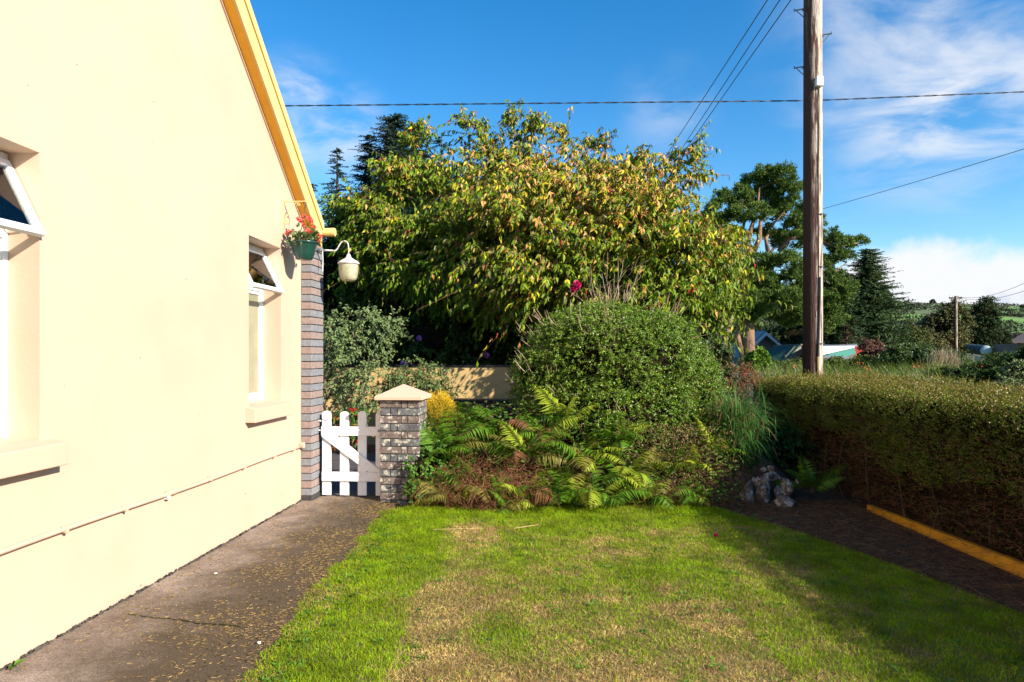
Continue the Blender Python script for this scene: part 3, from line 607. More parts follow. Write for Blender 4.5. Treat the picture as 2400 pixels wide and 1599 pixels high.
# crack across the path
cp=[onz(q[0],q[1],.006) for q in ((300,1440),(360,1448),(420,1453),(470,1462),(520,1464),(575,1470))]
n=260; t=R.uniform(0,5,n); i=np.minimum(t.astype(int),4); cpn=np.array(cp); P=cpn[i]*(1-(t-i))[:,None]+cpn[i+1]*(t-i)[:,None]+R.normal(size=(n,3))*[.003,.003,0]
link('path_crack',sticks('path_crack',P,P+np.stack([R.uniform(-.02,.02,n),R.uniform(-.008,.008,n),R.uniform(0,.004,n)],-1),.0018,.001,mixc(C(.02,.016,.01),C(.09,.10,.02),(R.random(n)>.7)*1.)),M['dry'],kind='stuff',label='mossy crack running across the concrete path',category='crack')
# pebble and specks
def rock_mesh(name,seed,s,mat,sub=3,rough=.25):
    import bmesh
    bm=bmesh.new(); bmesh.ops.create_icosphere(bm,subdivisions=sub,radius=1); rg=np.random.default_rng(seed); nk=9 if rough<.5 else 17; K=rg.normal(size=(nk,3)); K/=np.linalg.norm(K,axis=1)[:,None]; hh=rg.uniform(.60,.95,nk)
    for v in bm.verts:
        p=np.array(v.co); q=p/np.linalg.norm(p); r=1.0
        for kk,h_ in zip(K,hh):
            dd=q@kk
            if dd>h_*.9: r=min(r,h_*.95/dd)
        r*=1+rough*.45*(fbm(np.array([q[0]*2.5+seed]),np.array([q[1]*2.5+q[2]*1.7]),seed)[0]-.5)+rough*.20*(vnoise(np.array([q[0]*7]),np.array([q[2]*9+q[1]*5]),seed)[0]-.5)
        v.co=Vector(q*r*np.array(s))
    me=bpy.data.meshes.new(name); bm.to_mesh(me); bm.free(); me.materials.append(mat); me.polygons.foreach_set('use_smooth',np.ones(len(me.polygons),bool)); return me
M['pebble']=mat_('white_pebble',(.78,.77,.74),.7)
o=link('pebble',rock_mesh('pebble',3,(.013,.010,.009),M['pebble'],2)); o.location=onz(607,1507,.012); tag(o,'tiny white pebble lying on the dark edge of the path','pebble')
o=link('pebble',rock_mesh('pebble',5,(.015,.009,.005),M['pebble'],2)); o.location=onz(505,1344,.009); tag(o,'flat white chip lying mid-path below the house pipe','pebble')

# ---------------------------------------------------------------- foliage builders
def proj(P):
    d=P-O; X=d[:,0]*CT+d[:,1]*ST; Y=-d[:,0]*ST+d[:,1]*CT
    return 1200+1600*X/Y, 830-1600*d[:,2]/Y, Y
def blob_points(blobs,n,clump=.32,K=26,shell=.55,up=0):
    """clumped points in ellipsoids given as (px,py,depth,rx_px,ry_px[,weight]); returns points, outward dirs, blob index"""
    vol=np.array([b[3]*b[4]*(b[5] if len(b)>5 else 1) for b in blobs],float); cnt=(n*vol/vol.sum()).astype(int); Ps=[];Ds=[];Is=[]
    for bi,(b,m) in enumerate(zip(blobs,cnt)):
        c=at(b[0],b[1],b[2]); rx=b[3]/1600*b[2]; rz=b[4]/1600*b[2]; ry=(rx+rz)*.5
        k=max(8,int(K)); q=unit(R.normal(size=(k,3))); rad=R.uniform(shell,.92,k)**(1/1.5)
        cc=q*rad[:,None]; cl=R.uniform(.6,1.3,k)*clump
        i=R.permutation(np.arange(m)%k); p=cc[i]+unit(R.normal(size=(m,3)))*(R.random(m)**.5)[:,None]*cl[i][:,None]
        pl=p*[rx,ry,rz]; Pw=Wa(pl[:,0],pl[:,1],pl[:,2])+c
        dd=unit(p); Ps.append(Pw); Ds.append(Wa(dd[:,0],dd[:,1],dd[:,2])); Is.append(np.full(m,bi))
    return np.concatenate(Ps),np.concatenate(Ds),np.concatenate(Is)
def clip_below(P,D,I,z=0.02):
    k=P[:,2]>z; return P[k],D[k],I[k]
def twig_leaves(P,D,k,tl,ll,lw,droop=.8,spread=.5):
    """leaves set along short twigs; returns base, axis, normal, length, width, index, twig ends"""
    n=len(P); T=unit(D+R.normal(size=(n,3))*.45); TL=R.uniform(*tl,n)*np.where(R.random(n)<.03,2.2,1)
    t=np.tile(np.linspace(.15,1,k),n); idx=np.repeat(np.arange(n),k); b=P[idx]+T[idx]*(TL[idx]*t)[:,None]; b[:,2]-=.35*TL[idx]*t*t
    sd=unit(np.cross(T[idx],R.normal(size=(n*k,3)))); A=unit(T[idx]*.35+sd*spread+np.array([0,0,-1.])*droop+R.normal(size=(n*k,3))*.25)
    N=R.normal(size=(n*k,3))*.6+[.75,-.5,.5]
    E=P+T*TL[:,None]; E[:,2]-=.35*TL
    return b,A,N,R.uniform(*ll,n*k),R.uniform(*lw,n*k),idx,E
def limb(mb,a,b,r0,r1,wig=.08,seg=6,n=7):
    a=np.array(a,float);b=np.array(b,float); L=np.linalg.norm(b-a); pts=[];rr=[]
    off=R.normal(size=3)*L*wig
    for i in range(seg+1):
        t=i/seg; p=a*(1-t)+b*t+off*math.sin(t*math.pi)+R.normal(size=3)*L*wig*.15; pts.append(p); rr.append(r0*(1-t)+r1*t)
    pts[0]=a; mb.tube(pts,rr,n); return pts

# ---------------------------------------------------------------- main tree
tree=thing('cherry_tree','wide tree with drooping green leaves turning yellow and orange, behind the garden wall','tree',tuple(at(1230,945,13.0)*[1,1,0]))
TL_=np.array(tree.location)
TB=[(860,600,12.9,60,60,.7,.05),(1430,640,10.9,110,70,.8,.4),(1560,650,10.6,80,70,.8,.15),(990,505,13,160,110,1,.12),(890,540,12.8,62,82,1,.1),(975,420,13.4,50,40,.6,.12),(990,340,13.4,22,26,.45,.1),(1175,458,13,145,100,1,.35),(1195,338,13,32,46,.55,.2),(1105,375,13.2,38,45,.4,.15),(1335,412,12.9,82,62,.8,.6),(1400,508,11.6,165,105,1,.65),
 (1530,422,13,78,50,.7,.4),(1588,365,13,32,24,.4,.3),(1250,560,11.7,190,130,1,.45),(1080,600,12.3,160,105,1,.12),(1500,600,10.8,170,110,1,.35),(1632,590,11.2,80,80,.8,.35),(1680,620,11.4,38,66,.6,.3),
 (1640,700,10.5,72,74,.9,.05),(1520,690,10.4,120,75,.9,.12),(1320,650,10.9,160,80,1,.4),(1180,670,11.4,110,55,.7,.12),(940,605,12.6,85,60,.8,.06),(1360,355,13,26,26,.3,.4),(1060,690,12.3,60,40,.3,.1),(1230,720,12.2,60,40,.4,.2)]
P,D,I=blob_points([b[:6] for b in TB],10500,clump=.40,K=34,shell=.40)
# shoots that break the outline
for (px,py,dx,dy) in ((1190,300,10,-40),(1210,330,60,-35),(990,325,-5,-25),(1330,340,-10,-30),(1370,350,50,-30),(1560,370,70,-30),(1590,420,50,-10),(1690,580,40,-10),(1720,640,20,5),(840,490,-20,5),(1100,320,-10,-40),(1460,400,40,-40),(1240,310,15,-25),(1600,390,30,-25),(1660,560,50,-18),(1130,330,0,-40),(975,350,-15,-20)):
    m=20; t=R.random(m); P=np.concatenate([P,np.stack([at(px+dx*tt+R.normal(0,5),py+dy*tt+R.normal(0,5),12.9+R.normal(0,.1)) for tt in t])]); D=np.concatenate([D,np.tile(unit(Wa(np.array([dx*1.]),np.zeros(1),np.array([-dy+5.]))),(m,1))]); I=np.concatenate([I,np.full(m,min(range(len(TB)),key=lambda q:(TB[q][0]-px)**2+(TB[q][1]-py)**2))])
D=unit(D+np.array([0,0,.35]))
b,A,N,L,Wd,idx,E=twig_leaves(P,D,10,(.22,.50),(.08,.145),(.030,.050),droop=.95)
org=np.array([q[6] for q in TB])[I][idx]; twc=R.random(len(P))[idx]; t=R.random(len(b)); hgt=np.clip((b[:,2]-2.5)/3.5,0,1)
wgt=org*(.5+.9*twc)*(.45+.75*hgt)
base=mixc(C(.065,.145,.005),C(.21,.28,.010),t); yel=mixc(C(.36,.33,.012),C(.56,.46,.025),t); ora=mixc(C(.50,.22,.05),C(.66,.38,.13),t)
s=R.random(len(b)); Cc=np.where((s<wgt*.9)[:,None],yel,base); s=R.random(len(b)); Cc=np.where((s<wgt*.62)[:,None],ora,Cc); s=R.random(len(b)); Cc=np.where((s<.10)[:,None],C(.20,.21,.06)[None],Cc); Cc=np.where((s>.993)[:,None],C(.35,.03,.02)[None],Cc)
cr=link('crown',leaves('crown',b-TL_,A,N,L,Wd,Cc,bend=.22,fold=.18),M['leaf'],tree,kind='stuff')
tp=link('twigs',sticks('twigs',P-TL_,E-TL_,.006,.003,np.tile(C(.12,.06,.045),(len(P),1))),M['dry'],tree,kind='stuff')
mb=MB(); tb=at(1225,945,13.0); tb[2]=-.05; fork=at(1215,790,13.0)
for (q,r) in (((1225,945),.11),): pass
lst=[]
for sx in ((1150,700,12.9),(1260,690,13.1),(1330,720,12.8)):
    e=at(*sx); limb(mb,tb-TL_,e-TL_,.075,.05,.05); lst.append(e)
for q in TB:
    e=at(q[0],q[1],q[2]); s_=min(lst[:3],key=lambda v:np.linalg.norm(v-e)); limb(mb,s_-TL_,e-TL_,.04,.012,.08)
mb.obj('trunk',M['bark'],tree,smooth=True)

def shrub(name,label,cat,blobs,n,k,tl,ll,lw,c1,c2,mat='leaf',droop=.3,spread=.7,base=None,edge=None,trunks=3,simple=False,clump=.32,K=26,shell=.45,c3=None,p3=.1,up=.2,core=0,stemc=(.06,.04,.025),twr=.004,bend=.2,fold=.2,group=None,zmin=.03,trunk_r=.03):
    bb=base if base is not None else at(blobs[0][0],900,blobs[0][2]); bb=np.array([bb[0],bb[1],0.]); th=thing(name,label,cat,tuple(bb),0,group)
    P,D,I=blob_points([b[:6] for b in blobs],n,clump,K,shell); P,D,I=clip_below(P,D,I,zmin); D=unit(D+np.array([0,0,up]))
    b,A,N,L,Wd,idx,E=twig_leaves(P,D,k,tl,ll,lw,droop,spread)
    q=b[:,2]>zmin*.5; b,A,N,L,Wd,idx=b[q],A[q],N[q],L[q],Wd[q],idx[q]
    tw=R.random(len(P))[idx]; t=np.clip(R.random(len(b))*.6+tw*.5-.05,0,1); Cc=mixc(C(*c1),C(*c2),t)
    if c3 is not None: s=R.random(len(b)); Cc=np.where((s<p3)[:,None],C(*c3)[None],Cc)
    E_=None
    if edge is not None: E_=np.tile(C(*edge),(len(b),1))*R.uniform(.7,1.1,(len(b),1))
    link('foliage',leaves('foliage',b-bb,A,N,L,Wd,Cc,E_,bend,fold,simple),M[mat],th,kind='stuff')
    link('twigs',sticks('twigs',P-bb,E-bb,twr,twr*.5,np.tile(C(*stemc),(len(P),1))*R.uniform(.6,1.5,(len(P),1))),M['dry'],th,kind='stuff')
    mb=MB()
    for j in range(trunks):
        q=blobs[j%len(blobs)]; e=at(q[0]+R.uniform(-.3,.3)*q[3],q[1]+R.uniform(-.2,.3)*q[4],q[2]); limb(mb,np.array([R.normal(0,.08),R.normal(0,.08),-.05]),e-bb,trunk_r,trunk_r*.4,.1)
    if trunks: mb.obj('trunk',M['bark'],th,smooth=True)
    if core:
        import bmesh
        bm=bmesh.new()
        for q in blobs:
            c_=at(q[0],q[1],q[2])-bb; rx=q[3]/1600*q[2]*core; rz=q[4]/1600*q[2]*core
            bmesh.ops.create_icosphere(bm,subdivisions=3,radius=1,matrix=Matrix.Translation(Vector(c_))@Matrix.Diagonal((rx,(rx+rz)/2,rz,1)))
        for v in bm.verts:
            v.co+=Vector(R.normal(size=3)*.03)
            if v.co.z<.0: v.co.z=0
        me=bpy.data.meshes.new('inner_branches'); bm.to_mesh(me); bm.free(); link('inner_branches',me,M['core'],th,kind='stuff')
    return th

# dark shrubs under and beside the tree
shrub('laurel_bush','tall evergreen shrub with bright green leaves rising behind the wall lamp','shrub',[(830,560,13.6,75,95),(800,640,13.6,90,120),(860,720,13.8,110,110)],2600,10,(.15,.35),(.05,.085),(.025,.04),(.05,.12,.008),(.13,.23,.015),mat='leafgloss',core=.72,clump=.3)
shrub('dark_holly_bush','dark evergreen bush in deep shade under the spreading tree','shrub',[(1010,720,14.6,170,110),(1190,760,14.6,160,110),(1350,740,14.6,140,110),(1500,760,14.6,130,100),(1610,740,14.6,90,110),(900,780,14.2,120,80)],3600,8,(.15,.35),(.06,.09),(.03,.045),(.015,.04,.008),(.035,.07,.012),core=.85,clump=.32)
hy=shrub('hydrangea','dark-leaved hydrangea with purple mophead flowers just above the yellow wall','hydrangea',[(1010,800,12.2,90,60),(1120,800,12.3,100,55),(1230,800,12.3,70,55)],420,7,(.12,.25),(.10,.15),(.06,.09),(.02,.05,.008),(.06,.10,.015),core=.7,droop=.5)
hb=np.array(hy.location)
for (u,v,r) in ((1142,833,9),(946,851,9),(982,793,8)):
    c=at(u,v,11.75)-hb; m_=120; dd=unit(R.normal(size=(m_,3))); rr=r/1600*11.75
    link('flower_head',leaves('flower_head',c+dd*rr*.8,np.cross(dd,R.normal(size=(m_,3))),dd,.024,.022,mixc(C(.38,.08,.46),C(.70,.34,.78),R.random(m_)),bend=0,fold=.1),M['petal'],hy)
# variegated shrubs in front of the yard wall
shrub('variegated_shrub','cream-edged variegated shrub spilling over the yard wall beside the brick corner','shrub',[(850,785,11.0,84,55),(785,800,10.9,46,70),(895,760,11.2,50,34),(800,870,10.7,60,55),(865,890,10.6,50,50),(800,925,10.5,32,30)],560,9,(.12,.28),(.045,.07),(.024,.034),(.022,.075,.016),(.055,.13,.025),edge=(.30,.36,.15),droop=.25,clump=.30,K=40,base=at(820,1045,10.95),twr=.003,c3=(.20,.28,.08),p3=.08)
shrub('variegated_shrub','sparse twiggy cream-edged shrub right behind the gate post cap','shrub',[(985,885,10.75,55,30),(950,905,10.7,50,28),(1040,905,10.7,40,25,.5),(1010,920,10.6,45,18)],290,7,(.12,.25),(.045,.065),(.022,.032),(.03,.09,.02),(.06,.14,.03),edge=(.24,.31,.10),droop=.25,K=30,base=at(995,1045,10.9),stemc=(.12,.06,.05),trunks=7,trunk_r=.02)
shrub('low_plant','small leafy plant with dark red shoots seen between the gate pickets','plant',[(785,990,10.2,16,28),(838,1000,10.2,22,35)],60,8,(.08,.18),(.06,.10),(.03,.045),(.06,.15,.02),(.12,.24,.03),c3=(.30,.01,.01),p3=.22,K=12,base=at(815,1050,10.2),trunks=2)
# fallen leaves at the yard wall foot
n=700; P=Wa(R.uniform(-3.4,-1.4,n),R.uniform(10.3,11.0,n),np.full(n,.02)); a=R.uniform(0,6.28,n)
link('fallen_leaves',leaves('fallen_leaves',P,np.stack([np.cos(a),np.sin(a),R.uniform(0,.5,n)],-1),R.normal(size=(n,3))+[0,0,2],.05,.03,mixc(C(.35,.10,.03),C(.30,.18,.06),R.random(n)),simple=True),M['leafmatt'],kind='stuff',label='line of fallen rust-coloured leaves along the yard wall foot',category='leaves')

# ---------------------------------------------------------------- big round bush
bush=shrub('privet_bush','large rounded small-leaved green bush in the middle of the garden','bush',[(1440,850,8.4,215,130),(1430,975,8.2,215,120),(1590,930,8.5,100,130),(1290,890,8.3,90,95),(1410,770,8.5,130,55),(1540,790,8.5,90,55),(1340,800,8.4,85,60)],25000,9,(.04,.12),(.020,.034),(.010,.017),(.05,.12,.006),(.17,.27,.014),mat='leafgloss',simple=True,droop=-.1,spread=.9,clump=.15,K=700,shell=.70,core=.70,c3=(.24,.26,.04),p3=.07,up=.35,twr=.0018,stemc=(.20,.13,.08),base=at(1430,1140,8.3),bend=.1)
# pale woody stems poking out of the bush
bb=np.array(bush.location); m=700; P,D,I=blob_points([(1440,800,8.4,215,110),(1300,900,8.2,100,90),(1450,960,8.15,190,110)],m,clump=.2,K=60,shell=.8); D=unit(D+[0,0,.8]+R.normal(size=P.shape)*.4); L=R.uniform(.06,.2,len(P))[:,None]
link('bare_stems',sticks('bare_stems',P-bb,P+D*L-bb,.0035,.0015,mixc(C(.30,.19,.11),C(.48,.36,.24),R.random(len(P)))),M['dry'],bush,kind='stuff')
# rose stems and magenta bloom above the bush
rose=thing('rose_bush','bare branching rose stems with a magenta bloom rising above the round bush','rose',tuple(at(1430,1130,9.0)*[1,1,0])); rb=np.array(rose.location)
mb=MB()
for (a_,b_,r) in (((1400,720),(1372,650),.007),((1390,720),(1330,680),.006),((1430,735),(1412,640),.008),((1430,735),(1462,610),.009),((1440,720),(1448,600),.006),((1450,730),(1505,625),.008),((1462,720),(1490,660),.006),((1405,730),(1385,620),.006),((1480,725),(1500,690),.005),((1420,725),(1400,665),.005),((1445,735),(1425,590),.005),((1470,650),(1520,610),.004),((1455,725),(1440,640),.006)):
    p0=at(*a_,8.9)-rb; p1=at(*b_,8.9+random.uniform(-.2,.2))-rb; pts=limb(mb,p0,p1,r,r*.4,.06,6,6)
    for q in range(3):
        s=pts[2+q]; limb(mb,s,s+unit((np.array(p1)-p0)+R.normal(size=3)*.3)*R.uniform(.08,.22),r*.5,r*.2,.06,4,5)
limb(mb,at(1435,1130,9.0)*[1,1,0]-rb,at(1430,735,8.9)-rb,.02,.01,.03)
mb.obj('stems',mat_('rose_stem',(.28,.17,.14),.8,col2=(.20,.20,.08),nscale=6),rose,smooth=True,kind='stuff')
c0=at(1352,668,8.7)-rb
for off,rr,nn in ((np.zeros(3),.050,90),(np.array((-.04,0,-.05)),.038,60)):
    dd=unit(R.normal(size=(nn,3))); link('bloom',leaves('bloom',c0+off+dd*rr*.35,unit(dd+R.normal(size=(nn,3))*.3),np.cross(dd,R.normal(size=(nn,3)))+dd,R.uniform(.6,1,nn)*rr,R.uniform(.7,1.1,nn)*rr,mixc(C(.45,.005,.09),C(.75,.02,.22),R.random(nn)),bend=-.2,fold=.3),M['petal'],rose)
n=60; P=np.stack([at(R.uniform(1335,1500),R.uniform(640,720),8.9) for _ in range(n)])-rb
link('leaves',leaves('leaves',P,R.normal(size=(n,3))+[0,0,-.5],R.normal(size=(n,3)),.035,.02,mixc(C(.10,.16,.03),C(.30,.16,.05),R.random(n))),M['leaf'],rose,kind='stuff')

# shrub right of the bush, berries and lavender
shrub('cotoneaster_bush','dense small-leaved grey-green bush between the round bush and the pine trunks','shrub',[(1665,845,10.2,60,55),(1620,800,10.4,60,60),(1690,900,9.8,45,40),(1640,900,9.6,60,50)],2600,8,(.04,.12),(.022,.034),(.012,.018),(.04,.09,.02),(.10,.17,.045),mat='leafgloss',simple=True,clump=.2,K=80,core=.78,base=at(1650,1100,9.8),c3=(.35,.05,.03),p3=.03,twr=.002)
shrub('berry_bush','wispy bush with tiny red leaves and berries beside the tall grass','shrub',[(1715,875,9.6,40,28),(1745,880,9.6,35,24),(1700,930,9.3,40,30)],420,9,(.06,.16),(.014,.022),(.010,.014),(.20,.03,.015),(.40,.06,.03),simple=True,droop=0,K=30,base=at(1715,1090,9.5),c3=(.08,.12,.03),p3=.55,stemc=(.25,.12,.07),trunks=5,trunk_r=.01)
lav=thing('lavender','pale purple flower spikes in the gap right of the round bush','lavender',tuple(at(1672,1100,9.2)*[1,1,0])); lb=np.array(lav.location)
n=34; b0=np.stack([at(R.uniform(1655,1700),R.uniform(905,945),9.2) for _ in range(n)]); e0=b0+Wa(R.normal(0,.02,n),R.normal(0,.02,n),R.uniform(.08,.16,n))
link('stems',sticks('stems',b0-lb-[0,0,.3],e0-lb,.003,.002,np.tile(C(.10,.13,.06),(n,1))),M['dry'],lav,kind='stuff')
k=14; idx=np.repeat(np.arange(n),k); t=np.tile(np.linspace(.3,1,k),n)[:,None]; P=b0[idx]*(1-t)+e0[idx]*t
link('flower_spikes',leaves('flower_spikes',P-lb,R.normal(size=(n*k,3)),R.normal(size=(n*k,3)),.014,.010,mixc(C(.25,.18,.45),C(.50,.42,.62),R.random(n*k)),simple=True),M['petal'],lav,kind='stuff')
# ---------------------------------------------------------------- golden heather
hth=thing('golden_heather','small round golden yellow heather bush beside the gate post','heather',tuple(at(1030,1130,7.55)*[1,1,0])); hb=np.array(hth.location)
def heath(px,py,dep,rpx,n,c1,c2,nm):
    c=at(px,py,dep)-hb; rr=rpx/1600*dep; dd=unit(R.normal(size=(n,3))); P=c+dd*rr*R.uniform(.6,1.0,(n,1))*(1+.12*np.sin(dd[:,:1]*9+dd[:,2:]*7)); A=unit(dd+R.normal(size=(n,3))*.5+[0,0,.5]); E_=P+A*R.uniform(.02,.05,(n,1))
    k=7; idx=np.repeat(np.arange(n),k); t=np.tile(np.linspace(0,1,k),n)[:,None]; B=P[idx]*(1-t)+E_[idx]*t; AA=A[idx]+R.normal(size=(n*k,3))*.6
    link(nm,leaves(nm,B,AA,R.normal(size=(n*k,3)),R.uniform(.008,.015,n*k),.004,mixc(C(*c1),C(*c2),np.clip(R.random(n*k)*.5+.6*(B[:,2]-c[2]+rr)/(2*rr)*1.0*0+R.random(n)[idx]*.5,0,1)),simple=True),M['leafmatt'],hth,kind='stuff')
heath(1030,955,7.5,34,1500,(.60,.36,.015),(.90,.62,.03),'golden_sprigs'); heath(1035,975,7.5,38,1400,(.14,.17,.02),(.34,.30,.03),'green_sprigs'); heath(1060,1010,7.5,50,1500,(.07,.12,.015),(.16,.20,.02),'green_sprigs')
mb=MB(); limb(mb,(0,0,-.05),at(1040,1000,7.5)-hb,.02,.01); mb.obj('trunk',M['bark'],hth)
# ---------------------------------------------------------------- ferns
def frond_mesh(name,L,a0,a1,c1,c2,np_=30,width=.20,droop=.25,curl=0):
    m=40; t=np.linspace(0,1,m); ang=np.radians(a0+(a1-a0)*t**1.15); ds=L/(m-1); x=np.concatenate([[0],np.cumsum(np.cos(ang[:-1])*ds)]); z=np.concatenate([[0],np.cumsum(np.sin(ang[:-1])*ds)]); y=curl*L*t**2
    tt=np.linspace(.16,.985,np_); xi=np.interp(tt,t,x); zi=np.interp(tt,t,z); yi=np.interp(tt,t,y); ai=np.interp(tt,t,ang)
    prof=np.sin(np.clip((tt-.05)/.95,0,1)**.62*math.pi)**.8*width*L*1.25+.01
    Ps=[];As=[];Ns=[];Ls=[];Cs=[]
    for sgn in (1,-1):
        f=np.stack([np.cos(ai),np.zeros(np_),np.sin(ai)],-1); up=np.stack([-np.sin(ai),np.zeros(np_),np.cos(ai)],-1)
        A=unit(f*.38+np.array([0,sgn,0])-up*droop+R.normal(size=(np_,3))*.10); Ps.append(np.stack([xi,yi,zi],-1)); As.append(A); Ns.append(up+R.normal(size=(np_,3))*.18); Ls.append(prof*R.uniform(.85,1.1,np_))
        Cs.append(mixc(C(*c1),C(*c2),np.clip(tt*.6+R.uniform(-.2,.4,np_),0,1)))
    P=np.concatenate(Ps);A=np.concatenate(As);N=np.concatenate(Ns);L_=np.concatenate(Ls);Cc=np.concatenate(Cs)
    me2=leaves(name,P,A,N,L_,np.maximum(L_*.115,.005),Cc,bend=.25,fold=.12,simple=True)
    st=np.stack([x,y,z],-1); me3=sticks(name,st[:-1],st[1:],.0035*(1.1-t[:-1]),.0035*(1.1-t[1:]),np.tile(C(.16,.12,.04),(m-1,1)))
    return join([me2,me3],name)
def join(ms,name):
    import bmesh
    V=[];F=[];Cc=[];o=0
    for me in ms:
        n=len(me.vertices); v=np.empty(n*3,np.float32); me.vertices.foreach_get('co',v); f=np.empty(len(me.loops),np.int32); me.loops.foreach_get('vertex_index',f); c=np.empty(n*4,np.float32); me.attributes['col'].data.foreach_get('color',c)
        V.append(v.reshape(-1,3)); F.append(f.reshape(-1,4)+o); Cc.append(c.reshape(-1,4)[:,:3]); o+=n
    for me in ms: bpy.data.meshes.remove(me)
    return np_mesh(name,np.concatenate(V),np.concatenate(F),np.concatenate(Cc))
FG=((.045,.115,.006),(.14,.27,.014)); FY=((.15,.24,.012),(.42,.45,.035)); FB=((.12,.045,.018),(.24,.11,.045)); FO=((.10,.13,.02),(.30,.22,.05))
fr={}
def FM(key):
    if key not in fr:
        k,i=key; c={'g':FG,'y':FY,'b':FB,'o':FO}[k]
        prm=[(.62,78,-5,.26),(.78,74,-45,.22),(.60,84,-70,.26),(.70,66,-10,.26),(.80,84,25,.21),(.6,50,-50,.27)][i]
        fr[key]=frond_mesh('frond',prm[0],prm[1],prm[2],*c,width=prm[3],droop=.5 if k=='b' else .22,curl=random.uniform(-.15,.15)); fr[key].materials.append(M['leaf'] if k!='b' else M['leafmatt'])
    return fr[key]
def fern(px,dep,z,n,scale,mix,label,toward=None,spread=360,group='ferns along the back of the lawn'):
    c=at(px,900,dep); th=thing('fern',label,'fern',(c[0],c[1],z),0,group)
    for k in range(n):
        a=(2*math.pi*k/n+random.uniform(-.3,.3)) if toward is None else math.radians(toward+random.uniform(-spread/2,spread/2))
        kind=random.choices('gyob',mix)[0]; i=random.randrange(6) if kind!='b' else random.choice((2,5,1))
        o=bpy.data.objects.new('frond',FM((kind,i))); COL.objects.link(o); o.parent=th
        s=scale*random.uniform(.8,1.25); o.scale=(s,s,s); o.rotation_euler=(random.uniform(-.45,.45),random.uniform(-.15,.3),a)
        o.location=(random.uniform(-.04,.04),random.uniform(-.04,.04),0)
FR=((1035,7.15,.25,7,.85,(5,1,1,0),'green fern with fronds reaching left in front of the brick gate post',None),
 (1060,6.75,.02,9,.75,(4,2,2,1),'fern with browning fronds touching the lawn, left end of the bed',None),
 (1150,7.5,.45,9,.85,(5,1,1,1),'tall fern standing up against the yellow wall, beside the golden heather',None),
 (1130,6.85,.05,8,.7,(4,1,1,3),'half dead fern with rust-brown fronds in the left of the bed',None),
 (1215,6.75,.03,7,.7,(4,2,1,2),'fern of mixed green and brown fronds in the middle of the tangle',None),
 (1270,7.4,.42,9,.9,(5,2,1,1),'high fern leaning out over the left side of the round bush',None),
 (1310,6.7,.03,10,.75,(6,2,1,0),'full green fern overhanging the lawn edge below the round bush',None),
 (1370,7.15,.25,10,.95,(5,3,2,0),'big arching fern with yellow-green fronds at the foot of the round bush',None),
 (1400,6.65,.03,9,.8,(4,4,1,0),'pale green fern laying a broad frond on the grass',None),
 (1470,6.95,.15,10,.85,(4,3,2,1),'fern with bright tips right of the broad pale frond',None),
 (1520,6.75,.03,8,.7,(4,2,2,1),'low fern on the lawn edge below the right half of the round bush',None),
 (1590,7.2,.12,7,.75,(4,3,2,1),'fern with bright yellow-green fronds beside the brown seedheads',None),
 (1665,7.35,.30,5,.6,(4,3,0,0),'bright lime fern standing upright beside the hanging grass',None),
 (1620,6.8,.02,7,.6,(4,1,2,2),'small dull fern at the right end of the bed, nearest the stones',None),
 (1900,6.9,.10,5,.6,(6,0,0,0),'dark green fern in shade between the stones and the hedge',None),
 (1190,6.55,.0,6,.5,(3,3,2,0),'small fern lying over the lawn below the brown fronds',None),
 (1040,7.25,.35,9,.8,(6,1,1,0),'fern rising behind the post end of the bed under the golden heather',None),
 (1100,7.7,.55,8,.8,(5,2,0,0),'green fern highest at the back, half hiding the low black wall',None),
 (1235,7.05,.30,9,.85,(5,3,1,1),'green and yellow fern in the thick of the bed, right of the upright frond',None),
 (1450,7.25,.40,9,.8,(4,4,1,0),'yellow-tipped fern pressed against the lower right of the round bush',None),
 (1330,7.55,.62,6,.75,(5,3,1,0),'yellowing fern hanging on the face of the round bush',None))
for q in FR: fern(q[0],q[1],q[2]+(.08 if q[1]>7 else 0),q[3]+3,q[4]*.97,q[5],q[6],toward=q[7])
# ivy at the post, ground cover, dead bracken
shrub('ivy','bright green ivy and clover climbing at the foot of the brick gate post','ivy',[(985,1100,6.95,24,50),(975,1165,6.85,28,36),(1010,1080,7.05,30,40)],420,8,(.04,.09),(.022,.034),(.02,.03),(.05,.14,.02),(.13,.25,.03),droop=.3,K=40,core=.6,base=at(985,1190,6.9),trunks=0,twr=.0015)
n=8500; X=R.uniform(-1.05,2.3,n); Y=6.6+R.random(n)**.8*1.2; Z=np.clip((Y-6.5)*.95,0,.95)*R.random(n)**.6+.02; f=fbm(X*4,Y*4,41); k=f>.36; P=Wa(X,Y,Z)[k]; n=len(P); a=R.uniform(0,6.28,n)
link('ground_cover',leaves('ground_cover',P,np.stack([np.cos(a),np.sin(a),R.uniform(-.5,.5,n)],-1),R.normal(size=(n,3))*.6+[.3,-.6,.6],R.uniform(.02,.06,n),R.uniform(.012,.03,n),np.where((R.random(n)<.22)[:,None],mixc(C(.07,.035,.012),C(.13,.075,.02),R.random(n)),mixc(C(.025,.07,.006),C(.10,.18,.014),R.random(n)))),M['leaf'],kind='stuff',label='tangled low leaves and brambles filling the bed between the ferns',category='ground cover')
n=5000; X=np.concatenate([R.normal(-.15,.30,n//2),R.uniform(-1,2.4,n-n//2)]); Y=R.uniform(6.6,7.5,n); Z=R.random(n)*np.clip((Y-6.45)*.7,0.03,.75); X=np.concatenate([X,R.normal(-.2,.28,1500)]); Y=np.concatenate([Y,R.uniform(6.42,6.8,1500)]); Z=np.concatenate([Z,R.uniform(.02,.55,1500)*(Y[-1500:]-6.1)*1.4]); n=len(X); P=Wa(X,Y,Z); D=unit(R.normal(size=(n,3))+[0,0,-.5])
